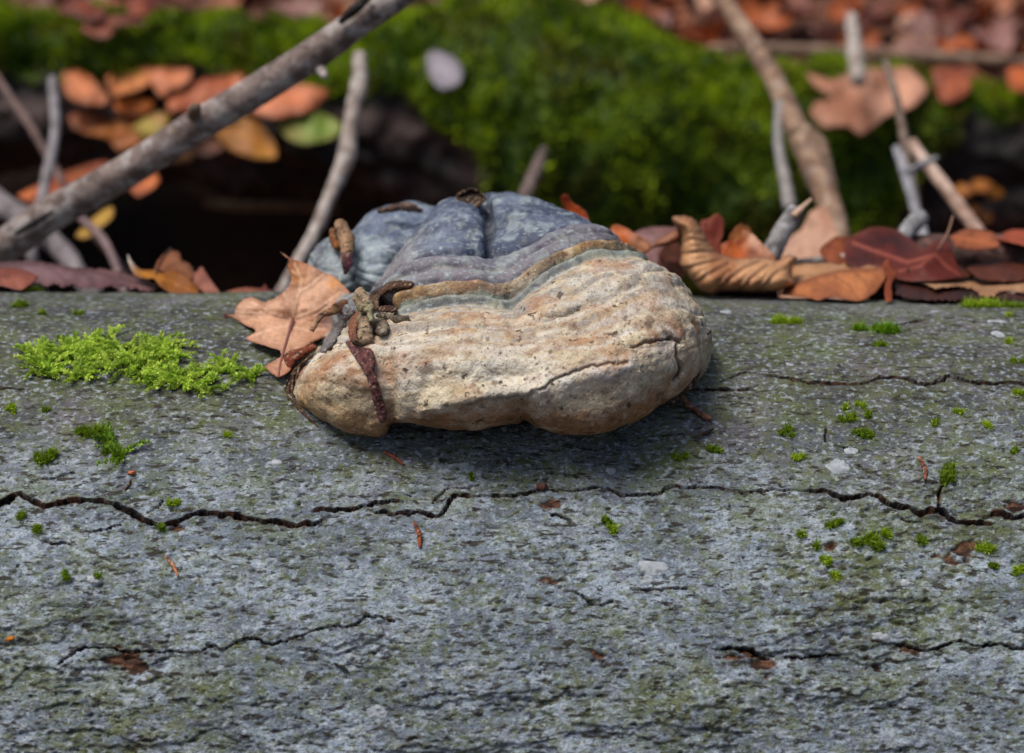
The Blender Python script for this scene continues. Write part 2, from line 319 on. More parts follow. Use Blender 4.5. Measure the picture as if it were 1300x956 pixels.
# lichen spots on the log (parts of it)
LICH = [(1065,592,15,8),(828,720,18,8),(1080,570,8,5),(921,396,8,4),(1187,394,7,3),(1267,421,9,7),(1265,407,15,4),(640,545,4,3),(1120,806,14,4),(820,735,8,5),(1003,462,5,3),(775,598,6,4),(478,905,12,6),(1150,740,7,5),(120,738,9,6),(350,590,7,4)]
for (px, py, a, b) in LICH:
    x0, s0 = log_xs(px, py); ra = a/FPX*1.15; rb = b/FPX*1.5; nr, na = 6, 28
    an = np.linspace(0, 2*math.pi, na, endpoint=False); rr = np.linspace(0.03, 1, nr)
    rad = 1+.9*(fbm(np.stack([np.cos(an)*1.6+px, np.sin(an)*1.6+py], -1), 3, 8)-.5)
    xx = x0+rr[:, None]*ra*rad*np.cos(an); s_ = s0+rr[:, None]*rb*rad*np.sin(an)
    hh = .0007*(1-rr[:, None]**4)+.0004*noise(np.stack([xx, s_], -1)*900, 3)-.0002
    cc = mix(S(136, 142, 148), S(178, 184, 190), noise(np.stack([xx, s_], -1)*500, 5))
    link('lichen_patch', mesh('lichen_patch', on_log_xs(xx, s_, hh), gridF(nr, na, True), cc.reshape(-1, 3)), M['lichen'], log)

# ------------------------------------------------------------------ bracket fungus
def lg(px, py, off): return float(hit_log(px, py)) - off
LINES = [
 [(520,400,1.42),(560,395,1.44),(620,390,1.45),(680,390,1.45),(740,400,1.44)],
 [(500,378,1.36),(545,320,1.365),(585,275,1.36),(615,268,1.36),(660,268,1.36),(715,290,1.36),(765,370,1.38)],
 [(484,378,1.30),(508,324,1.272),(540,281,1.275),(572,250,1.285),(600,252,1.30),(624,250,1.288),(665,251,1.283),(700,259,1.278),(740,277,1.272),(766,300,1.29),(790,370,1.33)],
 [(478,379,1.27),(497,338,1.235),(530,300,1.235),(570,281,1.232),(605,279,1.228),(622,288,1.247),(650,275,1.243),(700,275,1.242),(745,283,1.245),(775,310,1.28),(800,375,1.315)],
 [(470,382,1.26),(480,362,1.22),(508,340,1.206),(545,321,1.2),(590,316,1.198),(622,318,1.204),(650,311,1.21),(690,294,1.215),(725,285,1.225),(760,289,1.24),(787,320,1.28),(810,385,1.305)],
 [(466,388,1.25),(480,375,1.205),(510,354,1.19),(550,341,1.182),(600,342,1.18),(640,345,1.182),(670,326,1.187),(700,309,1.193),(740,299,1.203),(776,301,1.217),(800,328,1.255),(825,395,1.295)],
 [(450,402,1.235),(478,390,1.19),(497,381,1.175),(530,372,1.17),(570,367,1.165),(605,366,1.165),(638,371,1.166),(661,361,1.168),(686,343,1.17),(718,329,1.175),(768,315,1.19),(800,322,1.215),(828,350,1.26),(840,410,1.285)],
 [(425,418,1.225),(468,406,1.175),(500,398,1.158),(530,391,1.155),(570,386,1.152),(615,389,1.150),(648,391,1.153),(680,365,1.155),(723,342,1.16),(776,328,1.172),(815,331,1.19),(848,358,1.235),(858,420,1.27)],
 [(400,445,1.215),(440,425,1.16),(490,415,1.135),(540,408,1.128),(600,406,1.125),(650,405,1.124),(700,393,1.122),(750,372,1.125),(800,358,1.14),(840,350,1.16),(873,370,1.195),(884,430,1.245)],
 [(380,468,1.20),(415,445,1.148),(470,440,1.12),(540,440,1.108),(600,440,1.104),(660,440,1.104),(720,430,1.1),(780,415,1.103),(830,400,1.115),(870,395,1.135),(896,405,1.17),(896,448,1.225)],
 [(370,484,1.19),(390,471,1.144),(440,475,1.114),(500,480,1.107),(560,480,1.097),(620,480,1.094),(680,478,1.094),(740,468,1.09),(800,455,1.094),(850,440,1.107),(886,428,1.132),(901,425,1.165),(893,465,1.205)],
 [(368,494,1.18),(383,496,1.148),(430,513,1.123),(480,520,1.116),(530,512,1.106),(590,515,1.10),(650,510,1.10),(690,512,1.10),(750,510,1.095),(810,495,1.101),(855,475,1.115),(887,455,1.137),(896,450,1.16),(884,483,1.19)],
 [(372,503,1.18),(390,520,1.158),(430,544,1.142),(465,553,1.138),(490,549,1.134),(510,537,1.126),(560,541,1.122),(610,547,1.122),(650,540,1.124),(668,541,1.124),(690,546,1.122),(730,552,1.118),(780,543,1.12),(830,521,1.128),(867,495,1.138),(884,473,1.156),(880,485,1.18)],
 [(390,500,1.24),(440,526,1.22),(490,532,1.20),(560,526,1.20),(620,528,1.20),(668,524,1.20),(720,530,1.20),(790,518,1.205),(850,492,1.22),(868,478,1.24)],
]
NU, NVS = 460, 30
L3 = np.stack([crom(l, NU) for l in LINES])                       # lines x NU x (px,py,d)
vv = np.linspace(0, len(LINES)-1, (len(LINES)-1)*NVS+1)
G = crom_t(L3, np.arange(len(LINES), dtype=float), vv)
PX, PY, DD = G[..., 0], G[..., 1], G[..., 2]
B = P(PX, PY, DD)
VV = vv[:, None]+0*PX; UU = np.linspace(0, 1, NU)[None]+0*PX
def grid_normals(B):
    a = np.gradient(B, axis=1); b = np.gradient(B, axis=0); n = np.cross(b, a); n /= np.linalg.norm(n, axis=-1, keepdims=True)+1e-12
    return n
Nn = grid_normals(B)
if (Nn[len(vv)*2//3, NU//2]*FWD).sum() > 0: Nn = -Nn
wv = VV+.30*(fbm(B*28, 3, 81)-.5)+.20*(fbm(B*110, 3, 82)-.5)
am_ = .35+1.0*fbm(B*30+3, 2, 80)
def bump1(x, c, w): return np.exp(-((x-c)/w)**2)
def groove_px(pts, wpx, px=PX, py=PY, jit=3.0, seed=5):
    jx = px+jit*1.6*(fbm(np.stack([px, py], -1)/17, 4, seed, .65)-.5); jy = py+jit*2.4*(fbm(np.stack([px, py], -1)/15, 4, seed+1, .65)-.5)
    d = np.full(px.shape, 1e9); p = np.array(pts, float)
    for a, b in zip(p[:-1], p[1:]):
        e = b-a; t = np.clip(((jx-a[0])*e[0]+(jy-a[1])*e[1])/(e@e), 0, 1); d = np.minimum(d, np.hypot(jx-a[0]-t*e[0], jy-a[1]-t*e[1]))
    return np.exp(-(d/wpx)**2)
vis = (VV > 2.0)
disp = (-.0070*bump1(wv, 4.18, .13)+.0022*bump1(wv, 4.62, .26)-.0016*am_*bump1(wv, 4.95, .09)+.0012*am_*bump1(wv, 5.2, .14)-.0028*am_*bump1(wv, 5.62, .12)
        +.0036*bump1(wv, 5.98, .20)-.0030*bump1(wv, 6.38, .12)+.0014*am_*bump1(wv, 6.62, .14)-.0026*am_*bump1(wv, 6.92, .12)+.0012*bump1(wv, 7.4, .2)-.0020*bump1(wv, 7.72, .07)+.0012*bump1(wv, 7.95, .12)-.0014*bump1(wv, 8.2, .07)-.0010*bump1(wv, 8.85, .06))
for k, cv in enumerate((2.35, 2.7, 3.1, 3.45, 3.75)): disp += (-.0010+.0005*(k % 2))*bump1(wv, cv, .06)
for k, cv in enumerate((8.35, 8.8, 9.35, 9.9, 10.45)): disp += -.0004*bump1(wv+.3*(fbm(B*np.array([20, 20, 20]), 2, 88)-.5), cv, .10)*(.4+noise(B*25, 89))
crk = groove_px([(615,248),(618,270),(622,290),(623,320)], 5.5)*(VV > 1.6)*(VV < 4.2)
lob = groove_px([(648,380),(650,395),(652,410),(655,430)], 9)*(VV > 5.6)*(VV < 9.3)
fine = np.maximum.reduce([groove_px([(689,404),(712,395),(734,389)], 1.5, jit=4), groove_px([(684,493),(712,480),(742,467),(770,463),(795,461)], 1.7, jit=4), .5*groove_px([(590,512),(620,505),(670,501),(684,493)], 2.6, jit=6),
        groove_px([(800,440),(820,432),(843,431),(870,432)], 2.0, jit=6), groove_px([(864,436),(863,452),(866,470),(858,485)], 2.2, jit=4)])*(VV > 7)
lobel = groove_px([(488,440),(492,480),(497,520),(499,556)], 8)*(VV > 7.2)
puff = groove_px([(690,500),(740,480),(800,468)], 12)
disp += -.010*crk-.0012*lob-.0022*fine-.0035*lobel+.0024*puff*(VV > 9)+.0034*groove_px([(540,516),(580,508),(620,500),(670,494),(690,488)], 8)*(VV > 8)-.0024*groove_px([(540,488),(600,478),(660,474)], 14)*(VV > 8)-.003*groove_px([(664,520),(666,545)], 9)*(VV > 9)
capm = (1-sst(6.8, 7.0, wv))
disp += .0060*(fbm(B*24, 3, 83)-.5)+.0030*(fbm(B*80, 3, 84)-.5)+.0016*(fbm(B*230, 3, 85)-.5)+.0050*(fbm(B*np.array([36, 52, 60]), 3, 86)-.5)*sst(6.9, 7.6, VV)
pit = np.exp(-(np.hypot((PX-488)/11, (PY-386)/8))**2)*(VV > 4.5)*(VV < 8); disp -= .013*pit
FB = B+Nn*disp[..., None]
m1 = fbm(B*45, 4, 91); m2 = fbm(B*130, 3, 92); m3 = fbm(B*300, 2, 93); m4 = fbm(B*22+5, 3, 94)
wc = wv
cc = mix(S(66, 77, 100), S(104, 115, 136), sst(.38, .66, m1))
cc = mix(cc, S(152, 165, 168), .6*sst(.55, .68, m2)); cc = mix(cc, S(60, 62, 78), .5*sst(.55, .7, m3))
cc = mix(cc, S(128, 122, 128), .75*sst(4.1, 4.35, wc)*(1-.5*sst(.5, .6, m2))); cc = mix(cc, S(74, 68, 84), .75*bump1(wc, 4.98, .12)+.55*bump1(wc, 5.6, .12)+.5*bump1(wc, 4.16, .1))
cc = mix(cc, S(150, 158, 150), .35*sst(.54, .62, m2)*sst(4.2, 4.4, wc))
left = sst(560, 490, PX)*sst(2, 3.4, wc)*(1-sst(4.2, 4.6, wc)); cc = mix(cc, S(140, 132, 130), .75*left)
och = mix(S(178, 150, 108), S(136, 108, 76), sst(.40, .58, m2)); och = mix(och, S(120, 116, 110), .5*sst(.5, .65, m4))
cc = mix(cc, och, sst(5.72, 5.86, wc))
cc = mix(cc, mix(S(92, 98, 100), S(150, 158, 146), sst(.42, .6, m2)), sst(6.18, 6.30, wc))
crm = mix(S(222, 210, 182), S(198, 184, 154), sst(.4, .65, m2))
crm = mix(crm, S(184, 164, 136), .6*sst(.44, .58, m1)); st_ = noise(np.stack([wc*9, UU*16], -1), 97); crm = mix(crm, S(132, 126, 128), .7*sst(.56, .68, st_)*sst(7, 7.2, wc)*(1-sst(8.4, 9.6, wc))); crm = mix(crm, S(216, 214, 210), .6*sst(.44, .3, st_)*sst(7, 7.2, wc)*(1-sst(9.5, 10.5, wc))); crm = mix(crm, S(160, 160, 156), .45*sst(.55, .68, m3)*(1-sst(8.2, 9.2, wc)))
bnd = np.clip(.25+.75*bump1(wc+.5*(m4-.5), 9.75, .75)+.5*bump1(wc, 11.5, .5)-.55*bump1(wc+.4*(m4-.5), 10.85, .3), 0, 1)
crm = mix(crm, S(150, 108, 80), .9*sst(8.2, 9.2, wc)*bnd*sst(.40, .54, fbm(B*np.array([28, 44, 52]), 5, 95, .62)))
crm = mix(crm, S(222, 218, 206), .6*sst(.52, .66, fbm(B*np.array([24, 60, 70])+7, 3, 96))*sst(8, 9, wc))
crm = mix(crm, S(150, 106, 60), .85*sst(11.0, 11.8, wc)); crm = mix(crm, S(120, 92, 62), .6*sst(.55, .7, m2)*sst(10.5, 11.6, wc))
crm = mix(crm, S(196, 172, 128), .5*sst(560, 380, PX)*sst(10.2, 11.2, wc)*sst(.4, .55, m1))
zb = wc+.25*(m2-.5)
for zc0, zw, zcol, za in ((5.05, .10, S(150, 138, 122), .55), (5.38, .09, S(118, 112, 116), .5), (6.62, .10, S(150, 150, 138), .6)): cc = mix(cc, zcol, za*bump1(zb, zc0, zw))
cc = mix(cc, crm, sst(6.72, 7.10, wc+.35*(m2-.5)))
for zc0, zw, zcol, za in ((7.12, .12, S(150, 150, 146), .75), (7.32, .07, S(176, 150, 112), .7), (7.5, .10, S(158, 156, 152), .7), (7.72, .06, S(112, 104, 100), .7), (7.92, .11, S(182, 164, 134), .7), (8.18, .07, S(150, 144, 138), .6), (8.5, .07, S(176, 148, 112), .55), (8.85, .05, S(140, 122, 108), .45)): cc = mix(cc, zcol, za*bump1(zb, zc0, zw)*(.45+.8*m4))
cc = mix(cc, S(58, 48, 44), .75*np.clip(fine*1.1, 0, 1)*(.5+m2)); cc = mix(cc, S(50, 46, 58), .6*crk); cc = mix(cc, S(218, 218, 216), .7*puff*(1-fine)*(VV > 9)*sst(.35, .55, m2))
cc = mix(cc, S(40, 26, 20), np.clip(pit*1.3, 0, .95)); stn = groove_px([(492,440),(496,480),(500,520),(503,550)], 9, jit=8)*(VV > 7.5); cc = mix(cc, S(128, 90, 56), .4*stn*sst(.45, .6, m2))
spots = np.zeros(PX.shape)
for (sx, sy, r) in [(545,464,6),(557,467,5),(536,470,4),(515,452,4),(718,408,7),(727,411,6),(795,399,4),(825,407,5),(850,425,7),(843,430,5),(700,447,4),(635,448,3),(628,487,5),(655,522,7),(672,515,6),(610,515,5),(600,441,3),(575,420,3),(812,437,6),(806,446,5),(450,500,5),(425,475,3),(523,540,6),(540,528,5),(775,530,6),(840,505,8)]+[(RNG.uniform(400, 890), RNG.uniform(390, 545), RNG.uniform(.8, 2.6)) for _ in range(150)]:
    spots = np.maximum(spots, (1-sst(.5, 1.2, np.hypot((PX-sx)/r, (PY-sy)/r/.8)+2.2*(m3-.5)+2.6*(m2-.5)))*RNG.uniform(.5, 1))
cc = mix(cc, S(78, 54, 40), .85*spots*(VV > 7))
under = sst(12.05, 12.5, VV); cc = mix(cc, S(120, 90, 58), under)
fpos = P(640, 545, 1.16)
fungus = empty('bracket_fungus', Vector(fpos), 'large hoof-shaped bracket fungus, slate grey cap and cream rim, on the log', 'fungus')
def part_rows(name, v0, v1, mat, sub=1):
    a = int(round(v0*NVS)); b = int(round(v1*NVS))+1
    return link(name, mesh(name, FB[a:b], gridF(b-a, NU)[:, ::-1], cc[a:b].reshape(-1, 3)), mat, fungus)
tag(part_rows('cap', 0, 5.7, M['cap']), 'slate grey upper crust with growth bands')
tag(part_rows('growth_ridge', 5.7, 6.33, M['fungus']), 'ochre brown growth ridge')
tag(part_rows('rim_band', 6.33, 6.93, M['cap']), 'thin grey green band')
tag(part_rows('margin', 6.93, 13, M['fungus']), 'cream and pinkish brown swollen margin')
def blob(center, rad, rot=0.0, seed=1, amp=.25, n=(70, 90), rgh=.006):
    th = np.linspace(0.02, math.pi-.02, n[0])[:, None]; ph = np.linspace(0, 2*math.pi, n[1], endpoint=False)[None]
    u = np.stack([np.sin(th)*np.cos(ph), np.sin(th)*np.sin(ph), np.cos(th)+0*ph], -1)
    p = u*np.array(rad); p = p*(1+amp*2*(fbm(u*1.7+seed, 3, seed)-.5))[..., None]
    c_, s_ = math.cos(rot), math.sin(rot)
    q = p.copy(); q[..., 0] = c_*p[..., 0]+s_*p[..., 2]; q[..., 2] = -s_*p[..., 0]+c_*p[..., 2]
    w = np.asarray(center)+q
    nn = u/np.array(rad); nn /= np.linalg.norm(nn, axis=-1, keepdims=True)
    bz = (u[..., 2]*3.4+1.1*fbm(w*22, 3, seed+6)); w = w+nn*(-.0014*np.exp(-((bz-np.floor(bz)-.5)/.13)**2)+rgh*(fbm(w*50, 4, seed+9)-.5)+.0015*(fbm(w*200, 2, seed+4)-.5))[..., None]
    return w, gridF(*n, True)
def lobe(px, py, d, rx, ry, rz, rot, seed, c0, c1, amp=.18, rgh=.006):
    w, f = blob(P(px, py, d), (rx/FPX*d, ry, rz/FPX*d), rot, seed, amp, rgh=rgh)
    cl = mix(c0, c1, sst(.4, .62, fbm(w*90, 3, seed))); cl = mix(cl, S(170, 182, 180), .6*sst(.55, .66, fbm(w*170, 4, seed+2))*.7); cl = mix(cl, S(58, 56, 64), .5*sst(.56, .7, fbm(w*70, 3, seed+3)))
    link('old_lobe', mesh('old_lobe', w, f, cl.reshape(-1, 3)), M['cap'], fungus)
lobe(512, 320, 1.33, 76, .06, 54, -.12, 3, S(80, 92, 116), S(106, 118, 140), .10, .003)
lobe(436, 352, 1.305, 44, .040, 55, -.15, 5, S(108, 116, 124), S(136, 146, 152))
lobe(478, 338, 1.29, 40, .030, 34, .1, 8, S(128, 142, 154), S(160, 172, 178))
lobe(452, 405, 1.235, 34, .022, 36, .5, 13, S(104, 100, 104), S(140, 132, 126))

# ------------------------------------------------------------------ generic leaf traced on its own surface
def rbf(ctrl):
    c = np.array(ctrl, float); p = c[:, :2]/100.0; n = len(c)
    if n == 1: return lambda x, y: np.full(np.shape(x), c[0, 2])
    if n < 4:
        A = np.c_[p, np.ones(n)]; s = np.linalg.lstsq(A, c[:, 2], rcond=None)[0]
        return lambda x, y: s[0]*np.asarray(x)/100+s[1]*np.asarray(y)/100+s[2]
    r = np.linalg.norm(p[:, None]-p[None], axis=-1); K = r**2*np.log(r+1e-9)+np.eye(n)*1e-3
    Q = np.c_[p, np.ones(n)]; A = np.block([[K, Q], [Q.T, np.zeros((3, 3))]])
    s = np.linalg.solve(A, np.r_[c[:, 2], 0, 0, 0])
    def f(x, y):
        x = np.asarray(x, float)/100; y = np.asarray(y, float)/100
        rr = np.hypot(x[..., None]-p[:, 0], y[..., None]-p[:, 1])
        return (rr**2*np.log(rr+1e-9))@s[:n]+s[n]*x+s[n+1]*y+s[n+2]
    return f
def seg_dist(x, y, pl):
    d = np.full(np.shape(x), 1e9); p = np.array(pl, float)
    for a, b in zip(p[:-1], p[1:]):
        e = b-a; t = np.clip(((x-a[0])*e[0]+(y-a[1])*e[1])/(e@e+1e-9), 0, 1); d = np.minimum(d, np.hypot(x-a[0]-t*e[0], y-a[1]-t*e[1]))
    return d
def leaf_blade(outline, dfun, veins=(), mid=None, cols=(S(190, 140, 110), S(150, 98, 66)), edge=None, bulge=0.0, bscale=30., wav=.003, step=2.1, jag=.6, seed=1, vein_c=None, relief=.0012, vw=1.6, smooth=True, spots=()):
    o = np.array(outline, float); n = len(o)
    cl = np.r_[o[-2:], o, o[:2]] if smooth else np.r_[o, o[:1]]
    if smooth:
        d = np.r_[0, np.cumsum(np.linalg.norm(np.diff(cl, axis=0), axis=1)+1e-6)]
        per = d[n+2]-d[2]; k = max(20, int(per/step)); o2 = crom_t(cl, d, np.linspace(d[2], d[n+2], k, endpoint=False))
        o2 = .55*o2+.45*np.stack([np.interp(np.linspace(d[2], d[n+2], k, endpoint=False), d, cl[:, i]) for i in (0, 1)], -1)
    else:
        d = np.r_[0, np.cumsum(np.linalg.norm(np.diff(cl, axis=0), axis=1))]; k = max(20, int(d[-1]/step)); t = np.linspace(0, d[-1], k, endpoint=False)
        o2 = np.stack([np.interp(t, d, cl[:, i]) for i in (0, 1)], -1)
    r = np.random.default_rng(seed); o2 += r.uniform(-jag, jag, o2.shape)
    x0, y0 = o2.min(0); x1, y1 = o2.max(0)
    gx_, gy_ = np.meshgrid(np.arange(x0, x1, step), np.arange(y0, y1, step)); q = np.c_[gx_.ravel(), gy_.ravel()]+r.uniform(-.25, .25, (gx_.size, 2))*step
    ed = seg_dist(q[:, 0], q[:, 1], np.r_[o2, o2[:1]])
    ins = np.zeros(len(q), bool); a = o2; b = np.roll(o2, -1, 0)
    for (ax, ay), (bx, by) in zip(a, b):
        cnd = ((ay > q[:, 1]) != (by > q[:, 1])); ins ^= cnd & (q[:, 0] < (bx-ax)*(q[:, 1]-ay)/(by-ay+1e-12)+ax)
    q = q[ins & (ed > step*.45)]
    pts = [Vector(p) for p in o2]+[Vector(p) for p in q]
    res = geometry.delaunay_2d_cdt(pts, [], [list(range(len(o2)))], 1, 1e-4)
    vp = np.array([tuple(p) for p in res[0]]); tri = [f for f in res[2] if len(f) == 3]
    x, y = vp[:, 0], vp[:, 1]; dep = dfun(x, y)
    ed = seg_dist(x, y, np.r_[o2, o2[:1]])
    if bulge: dep = dep-bulge*np.sqrt(np.clip(1-(1-np.clip(ed/bscale, 0, 1))**2, 0, 1))
    nz = np.stack([x/26., y/26.], -1); dep = dep+wav*2*(fbm(nz+seed*3.1, 3, seed)-.5)
    vm = np.zeros(len(x))
    for vl in veins: vm = np.maximum(vm, .75*np.exp(-(seg_dist(x, y, vl)/vw)**2))
    if mid: vm = np.maximum(vm, np.exp(-(seg_dist(x, y, mid)/(vw*1.25))**2))
    dep = dep-relief*vm
    if len(veins) > 1:      # puckering between the side veins
        vd = np.min([seg_dist(x, y, vl) for vl in veins], 0); dep = dep+relief*.9*np.exp(-(vd/7.)**2)-relief*.9*.4
    c = mix(cols[0], cols[1], sst(.36, .66, fbm(np.stack([x/34, y/34], -1)+seed, 4, seed+5)))
    c = mix(c, c*.55, .5*sst(.58, .72, fbm(np.stack([x/9, y/9], -1)+seed, 3, seed+6)))
    if edge is not None: c = mix(c, edge, .7*np.exp(-ed/5.))
    for (sx, sy, rad, scol, amt) in spots: c = mix(c, scol, amt*np.exp(-(np.hypot(x-sx, y-sy)/rad)**2*(.6+.8*noise(np.stack([x/6, y/6], -1), 3))))
    c = mix(c, vein_c if vein_c is not None else c*1.3, .9*vm)
    return P(x, y, dep), np.array(tri), c
def solid(o, th=.0005):
    md = o.modifiers.new('thickness', 'SOLIDIFY'); md.thickness = th; md.offset = 0
def make_leaf(label, outline, dep, group=None, name='dead_leaf', cat='leaf', stalk=None, blades=None, stalk_c=None, **kw):
    f = dep if callable(dep) else rbf(dep)
    Vv, T, c = leaf_blade(outline, f, **kw)
    base = Vv[Vv[:, 2].argmin()]
    if stalk is None and not blades:
        Vl = Vv-base; o = link(name, mesh(name, Vl, T, c), M['leaf']); o.location = base; solid(o)
        return tag(o, label, cat, group)
    e = empty(name, base, label, cat, group)
    solid(link('blade', mesh('blade', Vv-base, T, c), M['leaf'], e)); e.children[0].parent = e
    for ch in e.children: ch.matrix_parent_inverse.identity()
    for b in (blades or ()):
        b = dict(b); bo = b.pop('outline'); bd = b.pop('dep'); v2, t2, c2 = leaf_blade(bo, bd if callable(bd) else rbf(bd), **b)
        q = link('blade', mesh('blade', v2-base, t2, c2), M['leaf']); q.parent = e; solid(q)
    if stalk:
        s3 = np.array([P(a[0], a[1], a[2] if len(a) > 2 and a[2] else f(np.array([a[0]]), np.array([a[1]]))[0]-.0012) for a in stalk])
        v2, f2, _ = tube(s3, np.linspace(.0011, .0007, len(s3)), 7, 4, 0)
        q = link('stalk', mesh('stalk', v2-base, f2, stalk_c if stalk_c is not None else S(120, 74, 58)), M['leaf']); q.parent = e
    return e
def tube(pts, rad, ns=14, sub=8, rough=.12, seed=1, cap=True, nf=None):
    """tapered, uneven tube; returns V, F list, t"""
    pts = np.asarray(pts, float); rad = np.asarray(rad, float); k = (len(pts)-1)*sub+1
    d = np.r_[0, np.cumsum(np.linalg.norm(np.diff(pts, axis=0), axis=1)+1e-9)]; t = np.linspace(0, d[-1], k)
    c = crom_t(pts, d, t); r = np.interp(t, d, rad)
    tg = np.gradient(c, axis=0); tg /= np.linalg.norm(tg, axis=1, keepdims=True)+1e-12
    ref = np.array([0, 1., 0]) if abs(tg[0, 1]) < .8 else np.array([1., 0, 0]); out = []
    u = np.cross(tg[0], ref)
    for i in range(k):
        u = u-tg[i]*(u@tg[i]); u /= np.linalg.norm(u); out.append(u)
    u = np.array(out); w = np.cross(tg, u); an = np.linspace(0, 2*math.pi, ns, endpoint=False)
    dirv = u[:, None]*np.cos(an)[None, :, None]+w[:, None]*np.sin(an)[None, :, None]
    nf = nf or .6/max(r.mean(), 1e-4)
    q = c[:, None]+dirv*r[:, None, None]
    amp = 1+rough*2.4*(fbm(q*nf+seed*7.7, 4, seed, .6)-.5)
    q = c[:, None]+dirv*(r[:, None]*amp)[..., None]
    Vv = q.reshape(-1, 3); F = [gridF(k, ns, True)]
    if cap:
        n = len(Vv); Vv = np.r_[Vv, c[:1]-tg[:1]*r[0]*.3, c[-1:]+tg[-1:]*r[-1]*.3]; i = np.arange(ns); j = (i+1) % ns
        F.append(np.stack([np.full(ns, n), j, i], -1)); F.append(np.stack([np.full(ns, n+1), (k-1)*ns+i, (k-1)*ns+j], -1))
    return Vv, F, t
def stick(label, pts, cols, group=None, name='twig', cat='twig', rough=.14, seed=1, ns=18, sub=14, mat='stick', twigs=(), knots=(), nf=None, ground=False):
    """pts: (px, py, depth, radius px)"""
    p = np.array(pts, float); w = P(p[:, 0], p[:, 1], p[:, 2]); r = p[:, 3]/FPX*p[:, 2]
    if ground:            # the lower end goes on down to the forest floor behind the log
        d = w[0]-w[1]; d /= np.linalg.norm(d); d = np.array([d[0]*.8, .12, min(d[2], -.55)]); d /= np.linalg.norm(d); ext = []
        for k in range(1, 16):
            q = w[0]+d*.09*k; ext.insert(0, q)
            if q[2] < float(ground_z(q[0], q[1]))-.01: break
        w = np.r_[np.array(ext), w]; r = np.r_[np.full(len(ext), r[0]), r]
    def colour(v):
        c = mix(cols[0], cols[1], sst(.38, .62, fbm(v*120+seed, 4, seed)))
        if len(cols) > 2: c = mix(c, cols[2], .8*sst(.54, .66, fbm(v*130+seed, 3, seed+3)))
        return c
    v, f, _ = tube(w, r, ns, sub, rough, seed, nf=nf); base = w[w[:, 2].argmin()]
    if not twigs and not knots:
        o = link(name, mesh(name, v-base, f, colour(v)), M[mat]); o.location = base; return tag(o, label, cat, group)
    e = empty(name, base, label, cat, group)
    q = link('stem', mesh('stem', v-base, f, colour(v)), M[mat]); q.parent = e
    for nm, tp, tc in list(twigs):
        tp = np.array(tp, float); w2 = P(tp[:, 0], tp[:, 1], tp[:, 2]); v, f, _ = tube(w2, tp[:, 3]/FPX*tp[:, 2], 10, 8, rough, seed+5)
        q = link(nm, mesh(nm, v-base, f, colour(v) if tc is None else tc*(.7+.6*noise(v*200, 2))[:, None]), M[mat]); q.parent = e
    return e

# ------------------------------------------------------------------ mossy log behind
BY = 1.065
def back_axis(x):
    px = 650+np.asarray(x)/2.3*FPX
    k = [-900, 0, 300, 480, 600, 700, 800, 880, 1000, 1150, 1300, 2300]
    top = np.interp(px, k, [.535, .528, .520, .512, .545, .550, .515, .478, .468, .452, .440, .42])
    rad = np.interp(px, k, [.09, .085, .085, .10, .145, .155, .145, .125, .115, .10, .09, .09])
    return top-rad, rad
bxs = np.r_[np.linspace(-2.3, -.8, 40)[:-1], np.linspace(-.8, .8, 330), np.linspace(.8, 2.3, 40)[1:]]
ba = np.linspace(0, 2*math.pi, 150, endpoint=False)                 # 0 = top, + towards the camera
BX, BA = np.meshgrid(bxs, ba, indexing='ij'); zc_, rr_ = back_axis(bxs)
zc_ = np.convolve(np.pad(zc_, 12, 'edge'), np.ones(25)/25, 'valid'); rr_ = np.convolve(np.pad(rr_, 12, 'edge'), np.ones(25)/25, 'valid')
def back_h(x, a):
    q = np.stack([x, .12*np.sin(a), .12*np.cos(a)], -1)
    return .075*(fbm(q*13, 3, 101)-.5)+.030*(fbm(q*45, 3, 102)-.5)
def moss_amount(x, a):
    px = 650+x/2.3*FPX
    q = np.stack([x, .12*np.sin(a), .12*np.cos(a)], -1); n = fbm(q*16, 3, 103)-.5
    lowlim = np.interp(px, [-400, 0, 250, 420, 520, 590, 650, 900, 1100, 1160, 1210, 1400], [.8, .85, .9, .95, 1.05, 1.25, 2.1, 2.3, 2.1, 1.3, .62, .6])
    return sst(.12, -.12, np.abs(a)-lowlim-1.1*n)
def wrap(a): return (a+math.pi) % (2*math.pi)-math.pi
MA = moss_amount(BX, wrap(BA)); RH = rr_[:, None]+back_h(BX, BA)+.012*MA
BV = np.stack([BX, BY-RH*np.sin(BA), zc_[:, None]+RH*np.cos(BA)], -1)
bw = fbm(BV*np.array([6, 40, 40]), 4, 105); bc = mix(S(24, 18, 18), S(66, 50, 48), sst(.4, .7, bw))
mn = fbm(BV*30, 4, 106); mc = mix(S(44, 70, 10), S(92, 122, 20), sst(.35, .65, mn))
back = empty('mossy_log', (0, BY, .3), 'dark rotting log overgrown with green moss behind the main log', 'log')
link('wood', mesh('back_wood', BV, gridF(len(bxs), len(ba), True), mix(bc, mc*.6, MA).reshape(-1, 3)), M['wood'], back)
